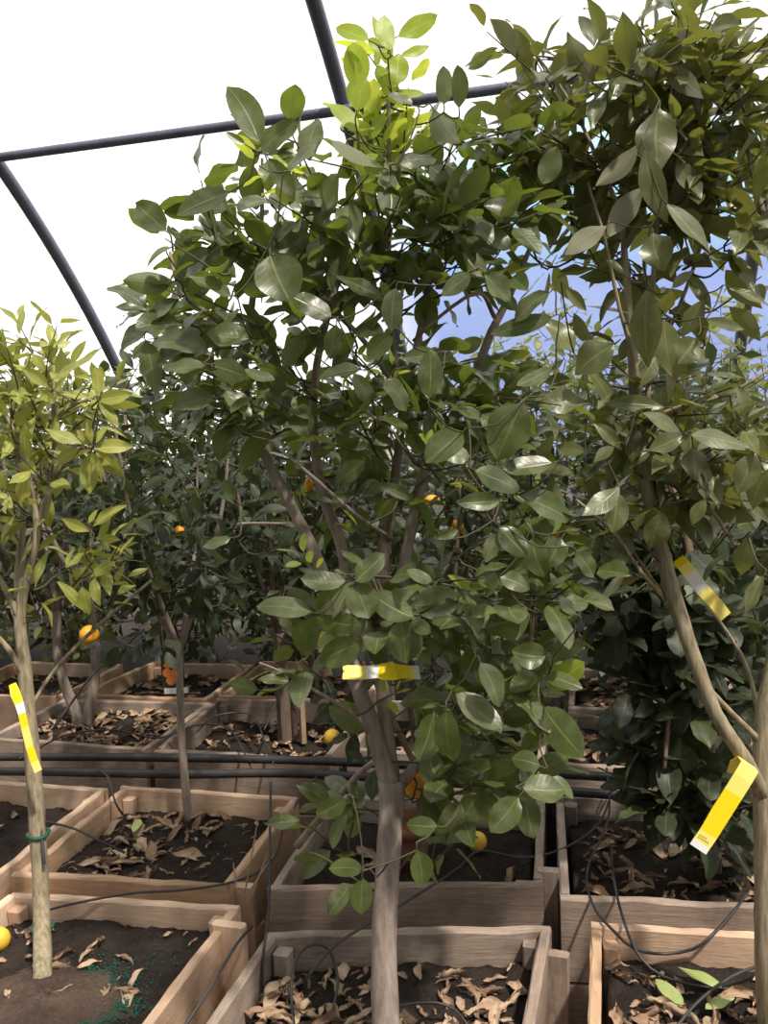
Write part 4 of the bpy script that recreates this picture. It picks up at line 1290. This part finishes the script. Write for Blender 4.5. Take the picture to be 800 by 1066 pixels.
# ------------------------------------------------------------------ trees further back
def back_tree(base, H, R, crown0, ncl, L, W, mat, bark, label, stems=1, nl=(4, 7), hi=False, fruits=0, r0=0.014, droop=0.5, seed=None):
    base = np.array(base, float)
    root = empty('citrus_tree', base)
    tag(root, label, 'tree', 'citrus trees in planter boxes')
    sk = Skeleton()
    h0 = base[2]
    top = base + [rng.normal() * 0.03, rng.normal() * 0.03, crown0]
    for s_i in range(stems):
        off = np.array([rng.normal() * 0.02, rng.normal() * 0.02, 0]) if stems == 1 else np.array([(-1) ** s_i * 0.03, 0.01 * s_i, 0])
        spread = 1.0 if stems == 1 else 1 + 0.1
        t_ = top + (off * 3 if stems > 1 else 0)
        sk.limb([base + off + [0, 0, -0.03], base + off + [0, 0, 0.05], (base + t_) / 2 + off + rng.normal(size=3) * 0.012, t_], [r0 * 1.15, r0, r0 * 0.9, r0 * 0.8], 10, 0.03)
        for k in range(4):
            an = rng.uniform(0, 6.28) if stems == 1 else k * 1.57 + s_i
            an = k * 1.57 + rng.normal() * 0.3 + s_i
            e = np.array([base[0] + math.cos(an) * R * 0.55, base[1] + math.sin(an) * R * 0.55, h0 + H * rng.uniform(0.75, 0.95)])
            m_ = (t_ + e) / 2 + np.array([math.cos(an), math.sin(an), -0.4]) * R * 0.12
            sk.limb([t_ - [0, 0, 0.04], m_, e], [r0 * 0.65, r0 * 0.45, r0 * 0.22], 7)
    lv = Leaves()
    T = []
    zc = h0 + crown0 * 0.85 + (H - crown0 * 0.85) / 2
    rz = (H - crown0 * 0.85) / 2
    while len(T) < ncl:
        v = rng.uniform(-1, 1, 3)
        rr = np.linalg.norm(v)
        if rr > 1 or rr < 0.35: continue
        tip = np.array([base[0] + v[0] * R, base[1] + v[1] * R, zc + v[2] * rz])
        dirn = unit(np.array([v[0], v[1], v[2] * 0.4 + 0.4]) + rng.normal(size=3) * 0.3)
        rosette(lv, tip, dirn, int(rng.integers(nl[0], nl[1] + 1)), L, W, 0.09, droop)
        T.append((tip - dirn * 0.09, tip))
    sk.attach(T, maxd=1.0)
    sk.build(bark, M['twig'], root)
    lv.build('foliage', mat, root, hi, 0.9)
    for i in range(fruits):
        an = rng.uniform(PI, 2 * PI)
        fruit('orange_fruit', M['orange'], (base[0] + math.cos(an) * R * 0.8, base[1] + math.sin(an) * R * 0.7, zc + rng.uniform(-0.7, 0.5) * rz), rng.uniform(0.026, 0.033), root)
    return root


p = onz(200, 853, 0.365)
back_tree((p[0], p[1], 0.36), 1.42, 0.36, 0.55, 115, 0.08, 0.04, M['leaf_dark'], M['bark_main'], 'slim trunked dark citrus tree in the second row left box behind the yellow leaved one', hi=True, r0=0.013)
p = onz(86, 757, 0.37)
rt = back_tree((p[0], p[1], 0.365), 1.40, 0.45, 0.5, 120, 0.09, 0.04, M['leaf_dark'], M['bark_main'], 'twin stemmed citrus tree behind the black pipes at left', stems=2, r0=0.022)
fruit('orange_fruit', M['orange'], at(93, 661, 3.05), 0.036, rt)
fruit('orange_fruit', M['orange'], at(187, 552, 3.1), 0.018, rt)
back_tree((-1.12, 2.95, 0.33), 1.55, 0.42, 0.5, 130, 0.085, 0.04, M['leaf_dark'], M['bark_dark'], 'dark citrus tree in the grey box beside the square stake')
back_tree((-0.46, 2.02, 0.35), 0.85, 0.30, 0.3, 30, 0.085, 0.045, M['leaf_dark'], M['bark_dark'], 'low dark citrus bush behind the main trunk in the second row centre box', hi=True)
root = empty('citrus_tree', (0.30, 2.12, 0.35))
tag(root, 'shaded citrus tree with broad hanging leaves behind the leaning limb and its yellow tag', 'tree', 'citrus trees in planter boxes')
sk = Skeleton()
sk.limb([(0.30, 2.12, 0.32), (0.30, 2.12, 0.40), (0.285, 2.11, 0.72), (0.27, 2.10, 1.0)], [0.017, 0.015, 0.014, 0.012], 10)
px_limb(sk, [(722, 640, 2.0, 12), (715, 560, 2.0, 10), (690, 480, 2.02, 7)], 8)
px_limb(sk, [(722, 690, 2.0, 10), (690, 650, 1.95, 7), (650, 620, 1.92, 5)], 8)
px_limb(sk, [(725, 760, 2.0, 8), (700, 740, 1.9, 6), (692, 800, 1.85, 4)], 8)
px_limb(sk, [(722, 700, 2.0, 9), (760, 650, 1.95, 7), (790, 600, 1.95, 5)], 8)
lv = Leaves()
T = grow(sk, lv, [(690, 650, 75, 55, 26), (690, 740, 65, 55, 20), (700, 830, 60, 60, 20), (770, 850, 35, 50, 8), (640, 620, 50, 50, 14), (760, 640, 50, 60, 14), (610, 560, 50, 60, 12, .1), (700, 560, 80, 50, 20, .15), (740, 730, 50, 50, 10)],
         1.95, 0.13, lambda y: 720, 0.098, 0.058, (4, 6), 0.2, 0.75, 0.09, 0.2)
lv.clear([(585, 685, 660, 735, .7), (592, 835, 650, 930, .85)])
sk.attach(T, maxd=0.8)
sk.build(M['bark_dark'], M['twig'], root)
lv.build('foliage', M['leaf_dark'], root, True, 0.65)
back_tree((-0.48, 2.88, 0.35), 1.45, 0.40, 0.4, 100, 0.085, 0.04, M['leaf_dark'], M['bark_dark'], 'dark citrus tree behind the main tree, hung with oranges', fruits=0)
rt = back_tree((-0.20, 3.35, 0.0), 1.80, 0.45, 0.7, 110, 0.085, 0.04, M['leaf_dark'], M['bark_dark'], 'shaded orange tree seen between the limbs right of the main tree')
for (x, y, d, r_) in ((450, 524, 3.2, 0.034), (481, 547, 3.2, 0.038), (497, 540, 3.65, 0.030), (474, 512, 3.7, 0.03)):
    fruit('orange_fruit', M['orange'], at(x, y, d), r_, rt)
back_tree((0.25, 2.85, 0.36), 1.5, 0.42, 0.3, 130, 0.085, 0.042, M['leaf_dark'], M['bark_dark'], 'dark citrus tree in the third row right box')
back_tree((0.85, 2.5, 0.0), 1.95, 0.42, 0.6, 120, 0.09, 0.04, M['leaf_right'], M['bark_dark'], 'citrus tree at the right edge behind the leaning limb')
back_tree((0.95, 3.3, 0.0), 2.1, 0.46, 0.8, 95, 0.09, 0.04, M['leaf_far'], M['bark_dark'], 'sunlit citrus tree at the far right beside the hoop')
names = ['far tree behind the yellow leaved tree at the left edge', 'far tree left of the left hoop foot', 'far tree right of the left hoop foot', 'far tree behind the left side of the main crown',
         'far tree behind the middle of the main crown', 'far bright topped tree below the blue film', 'far bright topped tree right of the leaning limb', 'far tree behind the right edge crown']
xs = [-3.35, -2.75, -2.1, -1.45, -0.75, -0.1, 0.55, 1.25]
for i, x in enumerate(xs):
    back_tree((x, 3.95 + rng.uniform(-0.12, 0.12), 0.0), rng.uniform(1.92, 2.1), 0.56, 0.35, 160, 0.085, 0.042, M['leaf_far'] if i in (0, 1, 5, 6, 7) else M['leaf_dark'], M['bark_dark'], 'citrus ' + names[i], nl=(4, 6))
names2 = ['rearmost tree at the left edge', 'rearmost tree left of the left hoop foot', 'rearmost tree at the left hoop foot', 'rearmost tree behind the dark left trees', 'rearmost tree behind the main limbs', 'rearmost tree under the blue film', 'rearmost tree right of the leaning limb', 'rearmost tree at the right hoop foot']
xs = [-3.75, -3.05, -2.35, -1.65, -0.95, -0.25, 0.45, 1.2]
for i, x in enumerate(xs):
    back_tree((x, 4.65 + rng.uniform(-0.1, 0.1), 0.0), rng.uniform(1.95, 2.15), 0.56, 0.25, 190, 0.09, 0.045, M['leaf_far'], M['bark_dark'], 'citrus ' + names2[i], nl=(4, 6))
names3 = ['shaded tree in the far left box', 'shaded tree in the box by the picture card', 'shaded tree in the box behind the square stake', 'shaded tree in the fourth row right box']
for i, (x, y) in enumerate(((-2.55, 3.25), (-1.83, 3.33), (-1.2, 3.4), (0.3, 3.42))):
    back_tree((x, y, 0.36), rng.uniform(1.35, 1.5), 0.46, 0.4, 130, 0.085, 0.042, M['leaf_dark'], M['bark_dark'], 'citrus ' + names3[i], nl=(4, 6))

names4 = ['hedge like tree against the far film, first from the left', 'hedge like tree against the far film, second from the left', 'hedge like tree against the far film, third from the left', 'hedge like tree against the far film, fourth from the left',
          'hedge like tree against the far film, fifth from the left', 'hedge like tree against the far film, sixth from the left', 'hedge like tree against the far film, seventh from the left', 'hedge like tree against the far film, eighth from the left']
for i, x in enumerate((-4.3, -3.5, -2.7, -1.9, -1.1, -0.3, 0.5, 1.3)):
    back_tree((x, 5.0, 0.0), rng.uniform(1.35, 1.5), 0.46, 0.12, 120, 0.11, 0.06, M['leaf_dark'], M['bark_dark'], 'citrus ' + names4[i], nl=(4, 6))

# ------------------------------------------------------------------ light
w = bpy.data.worlds.new('sky')
scene.world = w
w.use_nodes = True
nt = w.node_tree
for n_ in list(nt.nodes): nt.nodes.remove(n_)
N = NT(nt)
out = N.n('ShaderNodeOutputWorld')
bg = N.n('ShaderNodeBackground')
tc = N.n('ShaderNodeTexCoord')
sep = N.n('ShaderNodeSeparateXYZ', {0: tc.outputs['Generated']})
zen = sep.outputs[2]
noi = N.n('ShaderNodeTexNoise', {'Vector': tc.outputs['Generated'], 'Scale': 2.2, 'Detail': 5.0, 'Roughness': 0.55})


def dirdot(v):
    return N.n('ShaderNodeVectorMath', {0: tc.outputs['Generated'], 1: tuple(unit(v))}, operation='DOT_PRODUCT').outputs['Value']


# blue gap in bright cloud low on the side the rows run to
wob = N.math('MULTIPLY', N.math('SUBTRACT', noi.outputs[0], 0.5), 0.03)
gap = N.maprange(N.math('ADD', dirdot([0.02, 0.985, 0.13]), wob), 0.952, 0.98)
blue = N.ramp(N.maprange(zen, 0.0, 0.36), [(0.0, (0.27, 0.36, 0.76)), (0.45, (0.30, 0.42, 0.83)), (0.75, (0.45, 0.85, 1.0)), (1.0, (1.0, 1.25, 1.3))])
cloud = N.mix(noi.outputs[0], (1.4, 1.38, 1.34, 1), (1.9, 1.86, 1.78, 1))
# cloud behind the camera dimmed to cut ambient light and raise contrast
side = N.maprange(dirdot([0.25, 0.8, 0.55]), -0.35, 0.5, 0.13, 1.0)
cloud = N.mix(1.0, cloud, side, 'MULTIPLY')
sky = N.mix(gap, cloud, blue)
low = N.maprange(zen, -0.08, -0.02)
sky = N.mix(low, (0.05, 0.045, 0.04, 1), sky)
nt.links.new(sky, bg.inputs[0])
bg.inputs[1].default_value = 1.0
nt.links.new(bg.outputs[0], out.inputs[0])

sl = bpy.data.lights.new('sun', 'SUN')
sl.energy = 5.4
sl.angle = math.radians(3.0)
sl.color = (1.0, 0.90, 0.78)
so = bpy.data.objects.new('sun', sl)
COL.objects.link(so)
SAZ, SEL = 128, 60
SUN = unit([math.sin(math.radians(SAZ)) * math.cos(math.radians(SEL)), math.cos(math.radians(SAZ)) * math.cos(math.radians(SEL)), math.sin(math.radians(SEL))])
so.rotation_euler = Vector(-SUN).to_track_quat('-Z', 'Y').to_euler()

scene.view_settings.view_transform = 'Standard'
scene.view_settings.look = 'None'
scene.view_settings.exposure = 0.0
scene.view_settings.gamma = 1.0
scene.view_settings.use_curve_mapping = False
